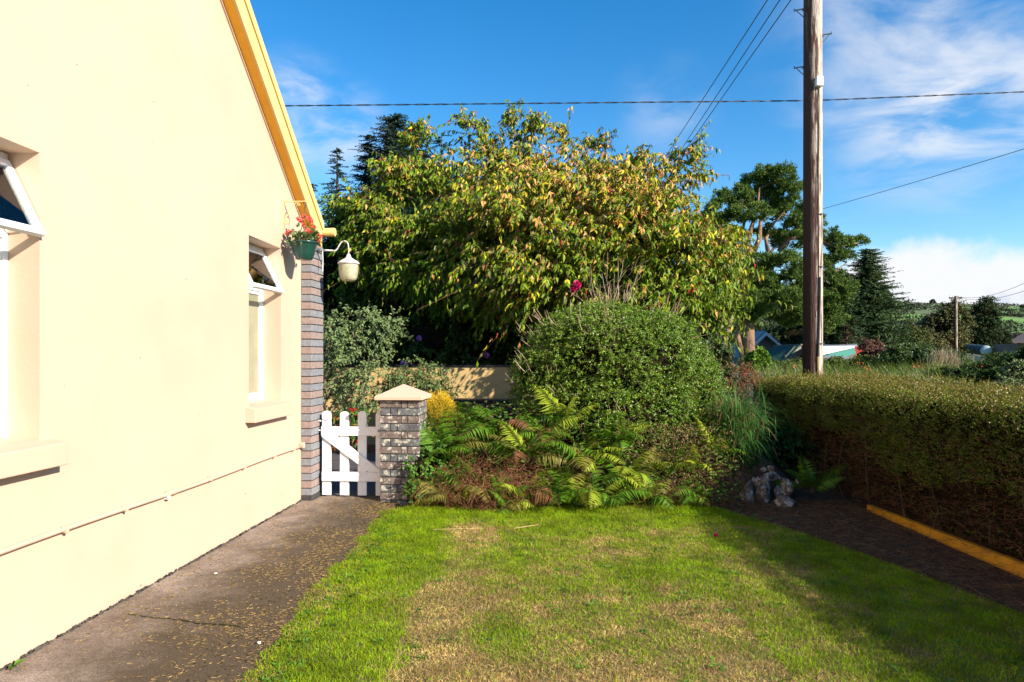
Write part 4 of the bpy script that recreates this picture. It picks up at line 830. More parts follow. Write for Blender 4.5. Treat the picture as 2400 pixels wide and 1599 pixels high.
link('dead_bracken',sticks('dead_bracken',P,P+D*R.uniform(.03,.14,(n,1)),R.uniform(.001,.003,n),.0008,mixc(C(.12,.04,.018),C(.34,.17,.08),R.random(n)**1.5)),M['dry'],kind='stuff',label='rust-brown dead bracken stems tangled among the ferns',category='bracken')
n=3500; X=R.normal(1.75,.28,n); Y=R.uniform(6.9,7.6,n); Z=R.uniform(.15,.75,n); P=Wa(X,Y,Z); D=unit(R.normal(size=(n,3))*.6+[0,0,.8])
link('seed_heads',leaves('seed_heads',P,D,R.normal(size=(n,3)),R.uniform(.01,.035,n),.008,mixc(C(.13,.06,.03),C(.30,.22,.10),R.random(n)),simple=True),M['dry'],kind='stuff',label='brown dried flower stems and seedheads right of the round bush',category='dried flowers')

# dense dark backing earth bank under bush and fern bed
def bank(name,poly_fn,xr,yr,nx,ny,mat,kind='structure',**kw):
    X=np.linspace(*xr,nx);Y=np.linspace(*yr,ny);XX,YY=np.meshgrid(X,Y);Z=poly_fn(XX,YY); V=Wa(XX.ravel(),YY.ravel(),Z.ravel()); i=np.arange(nx*ny).reshape(ny,nx)
    F=np.stack([i[:-1,:-1],i[:-1,1:],i[1:,1:],i[1:,:-1]],-1).reshape(-1,4); link(name,np_mesh(name,V,F,smooth=True),mat,kind=kind,**kw)
sm=lambda t: np.clip(t,0,1)**2*(3-2*np.clip(t,0,1))
def bankz(X,Y):
    h=.42*sm((Y-6.75)/.9)*sm((X+1.25)/.5)*sm((3.3-X)/.6)
    h=h*(1-.0*X)-.03+.05*(fbm(X*5,Y*5,51)-.5)*sm((Y-6.5)/.3); return h
bank('earth_bank',bankz,(-1.3,3.3),(6.45,9.6),90,60,M['soil'])
n=15000; X=R.uniform(1.9,3.4,n); Y=R.uniform(2.2,7.0,n); lo=np.interp(Y,[2.5,3.7,4.3,5.15,5.9,6.6,7.0],[3.05,3.0,2.85,2.62,2.35,2.0,1.6]); k=X>lo-.05; P=Wa(X,Y,np.full(n,.0))[k]; n=len(P); a=R.uniform(0,6.28,n)
link('bed_litter',sticks('bed_litter',P,P+np.stack([np.cos(a),np.sin(a),R.uniform(0,.35,n)],-1)*R.uniform(.02,.10,(n,1)),R.uniform(.001,.0025,n),.0008,mixc(C(.07,.035,.016),C(.34,.19,.09),R.random(n)**2)),M['dry'],kind='stuff',label='dead twigs and clippings littering the shaded soil bed',category='litter')
n=260; X=R.uniform(2.2,3.2,n); Y=R.uniform(3.5,6.6,n); P=Wa(X,Y,np.zeros(n))
# ---------------------------------------------------------------- stones
SN=[(1787,1150,6.95,20,36,'largest upright pale lichened stone in the pile below the hanging grass'),(1752,1160,6.95,16,33,'tall stone leaning left of the largest stone'),(1810,1118,7.05,21,11,'flat brown stone lying across the top of the pile'),(1807,1098,7.1,8,7,'small white stone, right one of the two on top of the pile'),(1789,1101,7.1,7,6,'small white stone, left one of the two on top of the pile'),
 (1844,1139,6.95,15,19,'mid-sized brown stone standing above the round stone'),(1842,1181,6.75,24,16,'rounded tan stone at the front of the pile on the soil'),(1871,1136,7.0,8,12,'small dark stone at the right end of the pile'),(1823,1152,6.95,9,14,'narrow stone wedged between the largest and the brown standing stone'),(1769,1128,7.02,9,10,'small stone tucked above the left leaning stone')]
for i,(px,py,d,rx,rz,lb) in enumerate(SN):
    s=d/1600; o=link('stone',rock_mesh('stone',20+i,(rx*s*1.2,(rx+rz)*.55*s,rz*s*1.2),M['stone'],4,.9)); o.location=at(px,py,d); o.rotation_euler=(0,0,random.uniform(-.3,.3)); tag(o,lb,'stone','stones piled at the hedge corner')
# ---------------------------------------------------------------- hanging grass clump
gr=thing('grass_clump','tall clump of long arching blue-green grass left of the hedge','grass clump',tuple(W(2.55,7.9,.3))); gb=np.array(gr.location)
n=1700; P=Wa(R.normal(2.52,.11,n),R.normal(7.75,.22,n),R.uniform(.3,.85,n)); a=R.uniform(0,6.28,n); D=np.stack([np.cos(a)*.38+.12,np.sin(a)*.38-.25,np.ones(n)],-1)
Cc=mixc(C(.035,.12,.025),C(.11,.24,.05),R.random(n)); Cc=np.where((R.random(n)<.12)[:,None],mixc(C(.22,.12,.05),C(.34,.22,.10),R.random(n)),Cc)
link('blades',arcs('blades',P-gb,D,R.uniform(.28,.52,n),R.uniform(.005,.010,n),Cc,g=R.uniform(1.6,3.6,n)),M['grass'],gr,kind='stuff')
n=10; P=Wa(R.uniform(2.45,3.1,n),R.uniform(8.0,8.8,n),np.full(n,.9)); D=np.stack([R.normal(0,.2,n),R.normal(0,.15,n),np.ones(n)],-1)
link('tall_stalks',arcs('tall_stalks',P-gb,D,R.uniform(.55,.95,n),.006,np.tile(C(.13,.24,.06),(n,1)),g=R.uniform(.5,1.5,n)),M['grass'],gr,kind='stuff')
shrub('bramble','dark shaded bramble leaves below the hanging grass, left of the hedge','bramble',[(1720,1075,7.6,60,55),(1800,1030,8.2,50,50),(1850,1060,8.0,40,40)],420,7,(.08,.2),(.03,.055),(.025,.04),(.03,.08,.015),(.06,.13,.02),K=30,base=at(1760,1150,7.6),core=.5,trunks=2,trunk_r=.01)

# ---------------------------------------------------------------- clipped hedge
def hedge():
    th=thing('clipped_hedge','long flat-topped clipped hedge on the right, leafy above and bare brown below','hedge',tuple(W(4.1,6,0))); hb=np.array(th.location)
    XL,XR,YA,YB,H=3.44,4.95,1.2,9.75,1.15
    def disp(a,b,s): return (fbm(a*2.2,b*2.2,s)-.5)*.16+(fbm(a*7,b*7,s+3)-.5)*.09
    # sprigs over top and face
    nt_,nf=20000,19500
    X=R.uniform(XL,XR,nt_); Y=YA+(YB-YA)*R.random(nt_)**.75; Z=H+disp(X,Y,61)+R.uniform(-.06,.03,nt_); 
    edge=np.clip((XL+.16-X)/.16,0,1); Z-=.10*edge**2
    T=Wa(X,Y,Z); TD=unit(Wa(R.normal(-.15,.35,nt_),R.normal(-.05,.3,nt_),np.ones(nt_)))
    Yf=YA+(YB-YA)*R.random(nf)**.75; Zf=R.uniform(.10,H,nf)
    bare=.56+.24*(fbm(Yf*1.3,Yf*0+2,71)-.5)*2+.10*(fbm(Yf*5,Zf*5,72)-.5)*2; k=(Zf>bare)|(R.random(nf)<.05); Yf,Zf=Yf[k],Zf[k]; m=len(Yf)
    under=np.clip((.75-Zf)/.75,0,1)**1.5*.10*0
    Xf=XL+disp(Yf,Zf*1.5,62)*1.2+R.uniform(-.03,.10,m)+.10*np.clip((Zf-H+.14)/.14,0,1)**2+under
    Fp=Wa(Xf,Yf,Zf); FD=unit(Wa(-np.ones(m)*.8,R.normal(-.1,.4,m),R.normal(.45,.35,m)))
    # end face
    ne=3000; Xe=R.uniform(XL,XR,ne); Ze=R.uniform(.25,H,ne); Ep=Wa(Xe,YB+disp(Xe,Ze,63),Ze); ED=unit(Wa(R.normal(0,.3,ne),np.ones(ne),R.normal(.4,.3,ne)))
    P=np.concatenate([T,Fp,Ep]); D=np.concatenate([TD,FD,ED])
    top=np.concatenate([np.ones(nt_),np.zeros(m+ne)])
    n=len(P); k=7; L=R.uniform(.025,.06,n)+.06*(R.random(n)<.03)
    idx=np.repeat(np.arange(n),k); t=np.tile(np.linspace(.1,1,k),n); B=P[idx]+D[idx]*(L[idx]*t)[:,None]; A=unit(D[idx]*.6+R.normal(size=(n*k,3))*.7)
    tt=R.random(n*k)*.6+R.random(n)[idx]*.4; g=mixc(C(.065,.105,.005),C(.20,.23,.012),tt); b_=mixc(C(.16,.085,.025),C(.36,.21,.07),tt)
    isb=(R.random(n*k)<(.12+.34*top[idx]*(t>.5)))
    link('foliage',leaves('foliage',B-hb,A,R.normal(size=(n*k,3))+[.3,-.3,.8],R.uniform(.010,.018,n*k),R.uniform(.007,.010,n*k),np.where(isb[:,None],b_,g),simple=True,bend=.1),M['leafgloss'],th,kind='stuff')
    # bare twigs in the lower face
    n=15000; Y=YA+(YB-YA)*R.random(n)**.75; Z=R.random(n)*.85+.03; X=XL+.06+R.uniform(-.08,.16,n)+.10*(Z<.2)*0+disp(Y,Z,64)*.7
    P=Wa(X,Y,Z); D=unit(Wa(R.normal(-.6,.5,n),R.normal(-.2,.9,n),R.normal(.15,.5,n))); L=R.uniform(.03,.16,n)
    link('bare_twigs',sticks('bare_twigs',P-hb,P+D*L[:,None]-hb,R.uniform(.001,.0026,n),.0007,mixc(C(.07,.033,.015),C(.30,.15,.07),R.random(n)**2)),M['dry'],th,kind='stuff')
    mb=MB()
    for _ in range(60):
        y=R.uniform(YA,YB); x=XL+R.uniform(.03,.35); p=W(x,y,0)-hb; limb(mb,p-[0,0,.02],W(x+R.uniform(-.12,.12),y+R.uniform(-.2,.2),R.uniform(.5,.9))-hb,.010,.004,.12,5,5)
    mb.obj('stems',M['bark'],th,smooth=True)
    # dense inside
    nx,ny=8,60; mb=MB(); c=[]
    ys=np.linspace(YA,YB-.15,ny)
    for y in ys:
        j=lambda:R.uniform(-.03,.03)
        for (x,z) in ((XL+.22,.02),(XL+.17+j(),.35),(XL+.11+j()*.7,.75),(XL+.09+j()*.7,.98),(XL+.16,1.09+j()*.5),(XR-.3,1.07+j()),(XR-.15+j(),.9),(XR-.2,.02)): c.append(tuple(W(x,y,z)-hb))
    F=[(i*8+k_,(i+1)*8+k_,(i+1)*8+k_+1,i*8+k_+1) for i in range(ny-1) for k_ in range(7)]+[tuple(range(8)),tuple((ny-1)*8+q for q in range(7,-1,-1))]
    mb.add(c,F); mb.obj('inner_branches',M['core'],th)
hedge()

# ---------------------------------------------------------------- utility pole and cables
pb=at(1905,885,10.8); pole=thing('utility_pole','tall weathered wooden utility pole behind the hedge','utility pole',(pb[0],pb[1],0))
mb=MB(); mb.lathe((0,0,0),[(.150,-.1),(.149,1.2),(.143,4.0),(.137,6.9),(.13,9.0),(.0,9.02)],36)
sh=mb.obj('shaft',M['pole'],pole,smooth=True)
s=10.8/1600
def pz(py): return 1.5+(830-py)*s
for (py,sg) in ((17,-1),(153,-1),(86,1)):
    z=pz(py); b_=MB(); x0=sg*.14
    v=Vector((math.cos(TH-.415),math.sin(TH-.415),0))*sg
    b_.tube([v*.12+Vector((0,0,z-.0)),v*.27+Vector((0,0,z))],.011,8); b_.tube([v*.135+Vector((0,0,z-.13)),v*.24+Vector((0,0,z-.01))],.007,6); b_.tube([v*.268+Vector((0,0,z-.015)),v*.272+Vector((0,0,z+.03))],.009,6)
    b_.tube([v*.12+Vector((0,0,z-.015)),v*.155+Vector((0,0,z-.015))],.02,8)
    b_.obj('step_bracket',M['galv'],pole)
pa=TH-math.atan(705/1600); bxp=Vector((math.cos(pa),math.sin(pa),0))*.09+Vector((math.sin(pa),-math.cos(pa),0))*.13; z=pz(201)
o=MB().box((-.055,-.045,-.075),(.055,.045,.075)).obj('junction_box',M['farwhite'],pole,bev=.012); o.location=bxp+Vector((0,0,z)); o.rotation_euler=(0,0,TH)
pa=TH-math.atan(705/1600); e=Vector((math.cos(pa),math.sin(pa),0)); f=Vector((math.sin(pa),-math.cos(pa),0))
MB().tube([e*.085+f*.12+Vector((0,0,pz(215))),e*.088+f*.125+Vector((0,0,pz(240))),e*.08+f*.125+Vector((0,0,pz(400))),e*.085+f*.125+Vector((0,0,pz(655)))],.006,6).obj('cable_run',M['cable'],pole)
MB().tube([e*.10+f*.118+Vector((0,0,pz(652))),e*.10+f*.118+Vector((0,0,pz(700))),e*.075+f*.132+Vector((0,0,pz(835)))],[.022,.019,.02],8).obj('conduit',M['cable'],pole)
MB().tube([e*.075+f*.132+Vector((0,0,pz(836))),e*.085+f*.135+Vector((0,0,pz(900))),e*.085+f*.14+Vector((0,0,.2))],.022,8).obj('cable_guard',M['palewood'],pole)
for py in (505,627,805): MB().box((.06,-.155,pz(py)-.004),(.12,-.10,pz(py)+.004)).obj('cable_clip',M['galv'],pole)
def cable(label,p0,p1,r,sag,seg=40,tw=False):
    r=r*.72
    p0=np.array(p0);p1=np.array(p1); mb=MB(); pts=[p0*(1-t)+p1*t-np.array([0,0,sag*4*t*(1-t)]) for t in np.linspace(0,1,seg)]
    if tw:
        for ph in (0,math.pi):
            q=[]; n=seg*6
            for i in range(n):
                t=i/(n-1); p=p0*(1-t)+p1*t-np.array([0,0,sag*4*t*(1-t)]); L=np.linalg.norm(p1-p0); a=t*L/.30*math.pi+ph; q.append(p+np.array([0,r*.75*math.cos(a),r*.75*math.sin(a)]))
            mb.tube(q,r*.62,5)
    else: mb.tube(pts,r,6)
    o=mb.obj('overhead_cable',M['cable']); c=(p0+p1)/2; tag(o,label,'cable')
cable('twisted cable crossing the whole sky from the roof past the pole',at(500,250,10.5),at(1905,236,11.1),.013,.0,60,True)
cable('twisted cable leaving the pole towards the right edge of the picture',at(1905,236,11.1),at(2700,203,11.4),.013,-.0,50,True)
top=at(1905,-60,10.8)
for (a_,b_,lb) in (((1800,-2),(1597,310),'left of the three thin wires slanting down behind the tree'),((1829,-2),(1622,312),'middle of the three wires slanting down behind the tree'),((1855,-2),(1634,312),'right of the three wires slanting down behind the tree')):
    A_=at(*a_,12.6); B_=at(*b_,20.5); d=B_-A_; cable(lb,A_-d*.28,B_+d*1.6,.014,.0)
cable('thin cable rising from behind the pole to the right edge',at(1780,530,24),at(2520,312,12.5),.009,.05)

# ---------------------------------------------------------------- conifers
def conifer(label,px,py_top,dep,h_frac,half_px,n,c1,c2,py_base=900,droopy=.25,whorls=26,name='spruce_tree',needle=1.0,group=None,bare=0):
    base=at(px,900,dep); base=np.array([base[0],base[1],0.]); topz=1.5+(830-py_top)/1600*dep; rad=half_px/1600*dep
    th=thing(name,label,'tree',tuple(base),0,group); mb=MB(); mb.tube([(0,0,-.2),(R.normal(0,.05),0,topz*.5),(0,0,topz)],[.03*topz*.5+.05,.012*topz+.04,.01],8); mb.obj('trunk',M['bark'],th)
    z0=topz*bare; zs=z0+(topz-z0)*np.sort(R.random(n))**.85; fr_=1-(zs-z0)/(topz-z0); Lb=rad*(.13+.92*fr_**.62)*R.choice([.6,.8,1,1.2],n)*R.uniform(.7,1.1,n); a=R.uniform(0,6.28,n)
    # branches: sprays of needles hung on each
    k=22; idx=np.repeat(np.arange(n),k); t=np.tile(np.linspace(.08,1,k),n)*R.uniform(.97,1.03,n*k); r=Lb[idx]*t; 
    up=.22*fr_[idx]*0+.18
    P=np.stack([np.cos(a)[idx]*r,np.sin(a)[idx]*r,zs[idx]+r*up-droopy*r*r/np.maximum(Lb[idx],.1)*1.2+.10*Lb[idx]*t**3],-1)
    side=np.stack([-np.sin(a)[idx],np.cos(a)[idx],np.zeros(n*k)],-1)*R.choice([-1,1],n*k)[:,None]; out=np.stack([np.cos(a)[idx],np.sin(a)[idx],np.full(n*k,.05)],-1)
    A=unit(side*.8+out*.7+R.normal(size=(n*k,3))*.3+[0,0,-.15]); LL=np.clip(.10*Lb[idx]+.35*(1-t)*Lb[idx]*.8,.10,.55)*R.uniform(.6,1.1,n*k)*needle; 
    t2=np.clip(R.random(n*k)*.6+R.random(n)[idx]*.5,0,1)
    link('crown',leaves('crown',P,A,R.normal(size=(n*k,3))*.5+[0,0,1],LL,np.maximum(LL*.22,.03*dep/20)*1.0,mixc(C(*c1),C(*c2),t2),simple=True,bend=.15),M['leafmatt'],th,kind='stuff')
    tipn=n; T=np.stack([np.cos(a),np.sin(a),np.full(n,.3)],-1); r=Lb
    E0=np.stack([np.cos(a)*r*.0,np.sin(a)*r*.0,zs],-1); E1=np.stack([np.cos(a)*r,np.sin(a)*r,zs+r*.18-droopy*r*1.2+.10*r],-1)
    link('branches',sticks('branches',E0,E1,.012+.004*Lb,.004,np.tile(C(.06,.05,.04),(n,1))),M['dry'],th,kind='stuff')
SD=((.018,.045,.028),(.055,.10,.06))
conifer('dark blue-green spruce with twin leaders behind the left of the leafy tree',925,268,24,0,195,900,*SD)
conifer('full dark spruce crown between the twin leaders and the house roof',865,318,25,0,120,700,*SD)
conifer('dark spruce behind the upper left of the leafy tree',975,290,26,0,130,600,*SD)
conifer('dark spruce peeping left of the twin-topped one, near the roof end',790,350,24,0,85,300,*SD)
conifer('smallest dark spruce at the very end of the roof verge',735,430,27,0,50,180,*SD)
conifer('dark spruce top showing between the leafy tree peaks',1035,310,25,0,110,220,*SD)
conifer('slender spruce against the white cloud, right of the pole',2035,585,42,0,112,900,(.028,.065,.022),(.10,.15,.05),droopy=.15)
conifer('small dark conifer on the right shoulder of the slender spruce',2070,672,45,0,70,420,(.02,.05,.02),(.07,.11,.04),droopy=.2)
conifer('dark conifer between the pole and the slender spruce, behind',1990,640,48,0,80,420,(.018,.045,.018),(.055,.09,.03),droopy=.2)
conifer('broad dark conifer directly right of the pole',1960,640,40,0,95,650,(.02,.05,.018),(.06,.10,.03),droopy=.3)
conifer('brown-tinged young conifer low between pole and spruce',1985,760,38,0,28,90,(.06,.04,.02),(.13,.07,.035),droopy=.3)
# scots pine: limbs with needle clumps
def pine(label,base_px,dep,trunk,limbs,pads,n,c1=(.032,.075,.015),c2=(.15,.215,.035)):
    b0=at(base_px,900,dep); b0=np.array([b0[0],b0[1],0.]); th=thing('pine_tree',label,'tree',tuple(b0),0)
    mb=MB()
    for tr in trunk:
        pts=[at(q[0],q[1],dep+(q[3] if len(q)>3 else 0))-b0 for q in tr]; pts[0][2]=-.2; mb.tube(pts,[q[2]/1600*dep for q in tr],9)
    mb.obj('trunk',M['pinebark'],th,smooth=True)
    mb=MB()
    for lm in limbs:
        pts=[at(q[0],q[1],dep+random.uniform(-.5,.5))-b0 for q in lm[1:]]; m_=len(pts); mb.tube(pts,[.68*lm[0]/1600*dep*(1-.75*i/(m_-1)) for i in range(m_)],6)
    for q in pads:
        e=at(q[0],q[1]+q[4]*.3,q[2])-b0; src=min([at(p_[0],p_[1],dep)-b0 for lm in limbs for p_ in lm[1:]],key=lambda v:np.linalg.norm(v-e)); limb(mb,src,e,.055,.02,.06,5,5)
    mb.obj('limbs',M['pinebark'],th,smooth=True)
    P,D,I=blob_points(pads,n,clump=.30,K=26,shell=.35); D=unit(D*[1,1,.6]+[0,0,.9])
    k=15; idx=np.repeat(np.arange(len(P)),k); A=unit(D[idx]+R.normal(size=(len(P)*k,3))*.8); tw=R.random(len(P))[idx]
    link('crown',leaves('crown',P[idx]-b0+R.normal(size=(len(P)*k,3))*.05,A,R.normal(size=(len(P)*k,3)),R.uniform(.10,.22,len(P)*k),.045,mixc(C(*c1),C(*c2),np.clip(R.random(len(P)*k)*.5+tw*.6,0,1)),simple=True),M['leafmatt'],th,kind='stuff')
pd=36
pine('large scots pine with open reddish limbs left of the utility pole',1740,pd,
 [[(1760,900,17),(1755,840,15),(1754,790,15),(1752,740,15),(1745,690,14),(1748,640,13),(1758,590,12)],[(1752,900,9),(1740,830,8),(1728,790,7),(1735,750,7),(1745,725,7)]],
 [(12,(1758,600),(1752,570),(1762,530),(1775,490),(1780,440)),(11,(1762,600),(1780,560),(1782,520),(1800,470)),(9,(1755,600),(1740,560),(1725,530),(1700,525)),(8,(1800,590),(1795,560),(1808,530),(1835,500)),(7,(1735,560),(1745,520),(1750,490)),
  (9,(1825,590),(1850,560),(1900,560)),(6,(1700,530),(1720,505),(1735,500)),(8,(1752,640),(1800,600),(1830,560),(1880,555)),(7,(1748,680),(1790,650),(1850,640)),(7,(1750,700),(1710,690),(1680,650))],
 [(1815,415,36,55,30),(1850,450,36,45,32),(1770,430,36.5,45,25),(1725,460,36,50,28),(1790,470,37,70,30),(1690,495,35.5,45,26),(1665,520,36,40,24),(1760,500,35,60,20),(1850,500,36,50,30),(1650,545,36,35,22),(1700,550,35,50,20),
  (1830,540,36.5,60,22),(1870,560,36,60,28),(1780,610,35,80,20),(1850,625,35,70,35),(1730,640,35,55,25),(1700,690,35.5,55,40),(1790,690,34.5,85,40),(1755,730,35,50,30),(1850,725,36,55,40),(1720,620,36.5,40,25),(1760,650,34.8,60,20),(1880,700,36,40,45),(1690,590,36.5,40,25),(1800,700,37,80,40)],9500)
pine('pine trunk and lower boughs left of the large scots pine, behind the bush',1705,pd-3,[[(1693,905,11),(1690,850,10),(1698,790,10),(1712,740,9),(1722,690,8)]],[(6,(1720,740),(1690,700),(1660,690)),(5,(1722,720),(1745,690),(1760,680))],[(1680,700,33,40,30),(1655,740,33,40,35),(1740,700,33,35,25)],900)
pine('wide-branching pine crown immediately right of the utility pole',1960,38,[[(1908,905,10),(1908,760,10),(1910,640,9),(1915,560,7)]],[(6,(1912,560),(1960,580),(2010,570)),(6,(1912,600),(1900,560),(1880,530)),(5,(1912,640),(1960,635),(1985,615))],
 [(1910,520,38,25,18),(1935,555,38,40,18),(1975,570,38,40,16),(2010,565,38.5,30,11),(1960,600,38,40,22),(1930,640,38,45,30),(1960,680,37.5,50,30),(1900,700,38,50,40),(1930,740,38,60,40)],3000)
# mixed trees and bushes at the far side
def far(label,blobs,n,c1,c2,leaf=(.09,.17),name='bush',cat='bush',core=.75,K=30,mat='leafmatt',c3=None,tr=.08,clump=.3,shell=.45):
    d=blobs[0][2]; return shrub(name,label,cat,blobs,int(n*2.2),8,(.2*d/40,.5*d/40),(leaf[0]*d/45,leaf[1]*d/45),(leaf[0]*d/80,leaf[1]*d/80),c1,c2,mat=mat,droop=.1,simple=True,core=core,K=K,c3=c3,p3=.08,trunks=2,trunk_r=tr,twr=.01,clump=clump,shell=shell)
far('dark bushy trees behind the pole at the foot of the pines',[(1860,790,56,70,35),(1930,795,54,70,32),(1890,755,56,60,40),(1990,785,52,55,35)],1500,(.015,.04,.012),(.04,.075,.018),name='dark_tree',cat='tree')
far('olive broadleaf tree right of the slender spruce',[(2090,805,46,58,42),(2125,795,46,40,36),(2060,815,45,55,30)],1300,(.04,.065,.015),(.11,.12,.03),name='broadleaf_tree',cat='tree',c3=(.2,.16,.06))
far('brownish willowy tree just left of the small pole',[(2205,785,48,45,40),(2232,745,48,28,34),(2170,805,47,45,30)],1300,(.05,.065,.018),(.14,.13,.045),name='broadleaf_tree',cat='tree',core=.5,c3=(.25,.19,.08))
far('tall dark tree with a ragged crown right of the small pole',[(2300,775,50,36,36),(2305,735,50,20,22),(2314,710,50,14,7),(2272,790,50,38,30),(2325,795,50,28,24)],1500,(.015,.03,.010),(.045,.07,.018),name='dark_tree',cat='tree')
far('grey-purple leafless scrub at the hill foot by the right edge',[(2365,800,70,40,14),(2185,765,80,30,20)],700,(.05,.045,.04),(.10,.085,.075),core=.7)
far('green bush in front of the sheds, below the broadleaf tree',[(2130,840,26,50,28),(2170,850,25,45,30),(2090,850,26,30,16)],1500,(.035,.08,.015),(.10,.16,.03),mat='leafgloss',leaf=(.10,.16))
far('bushes around the green tank near the right edge',[(2235,845,30,22,16),(2230,865,24,36,20),(2350,850,28,30,16),(2290,868,26,40,12)],1300,(.035,.075,.015),(.10,.15,.035),leaf=(.09,.16))
far('dark leafy bushes rising over the hedge at the right edge',[(2330,885,14,80,28),(2400,870,14,70,45),(2250,890,14.5,60,22),(2440,850,16,40,36)],2600,(.02,.05,.010),(.06,.11,.018),leaf=(.13,.24))
far('pale variegated leaves of a shrub at the right edge above the hedge',[(2385,870,12.8,22,16),(2360,905,12.2,25,12)],130,(.10,.15,.05),(.25,.28,.12),core=0,leaf=(.16,.24))
far('bright green sapling in front of the green shed roof',[(1778,850,18,14,22)],150,(.07,.15,.015),(.15,.25,.02),core=0,leaf=(.2,.3),name='sapling',cat='sapling',tr=.01)
far('tangled olive growth in front of the white-fascia shed',[(1965,858,27,55,14),(2030,856,27,40,14),(1860,862,27,40,14)],900,(.05,.09,.015),(.15,.18,.04),leaf=(.09,.16),core=.6)
far('reddish brown dead creeper over the low sheds',[(2060,835,30,30,14),(2045,815,31,18,12)],380,(.09,.04,.03),(.18,.09,.06),core=0,leaf=(.10,.2))
n=26000; X=R.uniform(-70,24,n); Y=R.uniform(58,72,n)+6*fbm(X/9,X*0,97); Hh=3.5+5.5*fbm(X/5,Y*0+1,91); Z=Hh*R.random(n)**.7; P=Wa(X,Y,Z)
link('distant_woods',leaves('distant_woods',P,R.normal(size=(n,3)),R.normal(size=(n,3))+[.4,-.5,.4],R.uniform(.5,.9,n),R.uniform(.35,.6,n),mixc(C(.02,.045,.012),C(.07,.11,.025),R.random(n)),simple=True),M['leafmatt'],kind='stuff',label='belt of distant dark green woods behind the big leafy tree',category='woods')
# hill trees and field hedges
for (px,py,d,rx,ry,lb) in ((2186,704,560,5,4,'lone round tree on the hill skyline'),(2398,712,420,9,9,'dark tree on the hill skyline at the right edge'),(2345,722,450,5,3,'tiny low bush on the hill skyline'),(2380,745,330,22,7,'dark bush clump between the hill fields'),(2130,722,420,26,6,'gorse clump on the hill right of the spruce'),(2360,770,220,30,10,'dark thicket at the foot of the hill fields')):
    P,D,I=blob_points([(px,py,d,rx,ry)],420,.4,20,.3); b0=at(px,py+ry,d); z=float(hz(np.array([(px-1200)/1600*d]),np.array([float(d)]))[0]); dz=0
    b0=np.array([b0[0],b0[1],z]); c_=at(px,py,d); P=P-c_+np.array([0,0,ry/1600*d*.9]); s_=d/1600
    th=link('hill_tree',leaves('hill_tree',P,D+R.normal(size=P.shape)*.5,R.normal(size=P.shape),s_*3.2,s_*2.2,mixc(C(.02,.035,.015),C(.05,.07,.025),R.random(len(P))),simple=True),M['leafmatt'],None); th.location=b0; tag(th,lb,'tree')
# rows of hedgerow across the hill
n=16000; row=R.integers(0,9,n); Yr=np.array([150,185,225,260,310,365,430,500,560.])[row]; X=R.uniform(.25,.95,n)*Yr; Y=Yr+18*np.sin(X/60+row)+R.normal(0,1.0,n); Z=hz(X,Y)+R.uniform(0,1.3,n)+R.random(n)*1.6*(fbm(X/15,Y/50,7)>.5); P=Wa(X,Y,Z)
k=fbm(X/22,Y/60,9)>.40; P=P[k]; n=len(P); Yk=Y[k]
link('field_hedgerows',leaves('field_hedgerows',P,R.normal(size=(n,3)),R.normal(size=(n,3)),1.0*(Yk/300)**.7,.8*(Yk/300)**.7,mixc(C(.025,.04,.015),C(.07,.07,.035),R.random(n)),simple=True),M['leafmatt'],kind='stuff',label='dark hedgerows dividing the green fields on the hill',category='hedgerow')
# rough grass and montbretia bank behind the hedge
n=11000; X=R.uniform(4.4,17,n); Y=R.uniform(11.5,20,n); k=(X/Y>.36)&((X/Y<.64)|(Y>15))&(X/Y<.85); X,Y=X[k],Y[k]; n=len(X); h=.75+.35*fbm(X*.6,Y*.6,81); P=Wa(X,Y,np.zeros(n)+h*.8); a=R.normal(2.6,1.2,n); D=np.stack([np.cos(a)*.45,np.sin(a)*.45,np.ones(n)],-1)
f=fbm(X*.9,Y*.9,83); str_=R.random(n)<np.clip((f-.38)*2.4,.12,.7); Cc=np.where(str_[:,None],mixc(C(.26,.20,.10),C(.52,.44,.26),R.random(n)),mixc(C(.06,.10,.015),C(.15,.21,.03),R.random(n)))
link('rough_grass',arcs('rough_grass',P,D,R.uniform(.35,.8,n)*(1.1-.2*str_),R.uniform(.007,.014,n),Cc,g=R.uniform(.5,2.2,n)),M['grass'],kind='stuff',label='bank of rough green and straw grass beyond the hedge',category='grass')
n=13000; X=R.uniform(4.4,18,n); Y=R.uniform(11.3,22,n); k=(X/Y>.33)&(X/Y<.9); X,Y=X[k],Y[k]; n=len(X); P=Wa(X,Y,R.uniform(0,1.15,n)*(.75+.35*fbm(X*.7,Y*.7,85)))
link('undergrowth',leaves('undergrowth',P,R.normal(size=(n,3)),R.normal(size=(n,3))+[0,0,.6],R.uniform(.07,.15,n),R.uniform(.03,.06,n),mixc(C(.02,.05,.010),C(.08,.13,.025),R.random(n))),M['leaf'],kind='stuff',label='dense green undergrowth filling the ground beyond the hedge',category='undergrowth')
for i,(px,py) in enumerate(((2040,868),(2052,872),(2140,855),(2152,858),(2200,886),(2206,882),(2070,890),(2010,850),(2300,858),(2168,862),(2024,862),(1868,858))):
    d=14; c_=at(px,py,d); th=thing('montbretia','orange montbretia flower spray in the rough grass beyond the hedge','flower',(c_[0],c_[1],0),0,'orange montbretia beyond the hedge'); m_=9
    q=R.normal(size=(m_,3))*[.045,.045,.025]+[0,0,c_[2]]; link('flower',leaves('flower',q,R.normal(size=(m_,3)),R.normal(size=(m_,3)),.035,.016,mixc(C(.75,.10,.02),C(.85,.22,.03),R.random(m_))),M['petal'],th)
    MB().tube([(0,0,.1),(.02,0,c_[2]*.6),(0,0,c_[2])],.004,5).obj('stem',M['dry'] if 0 else M['tinroof'],th)
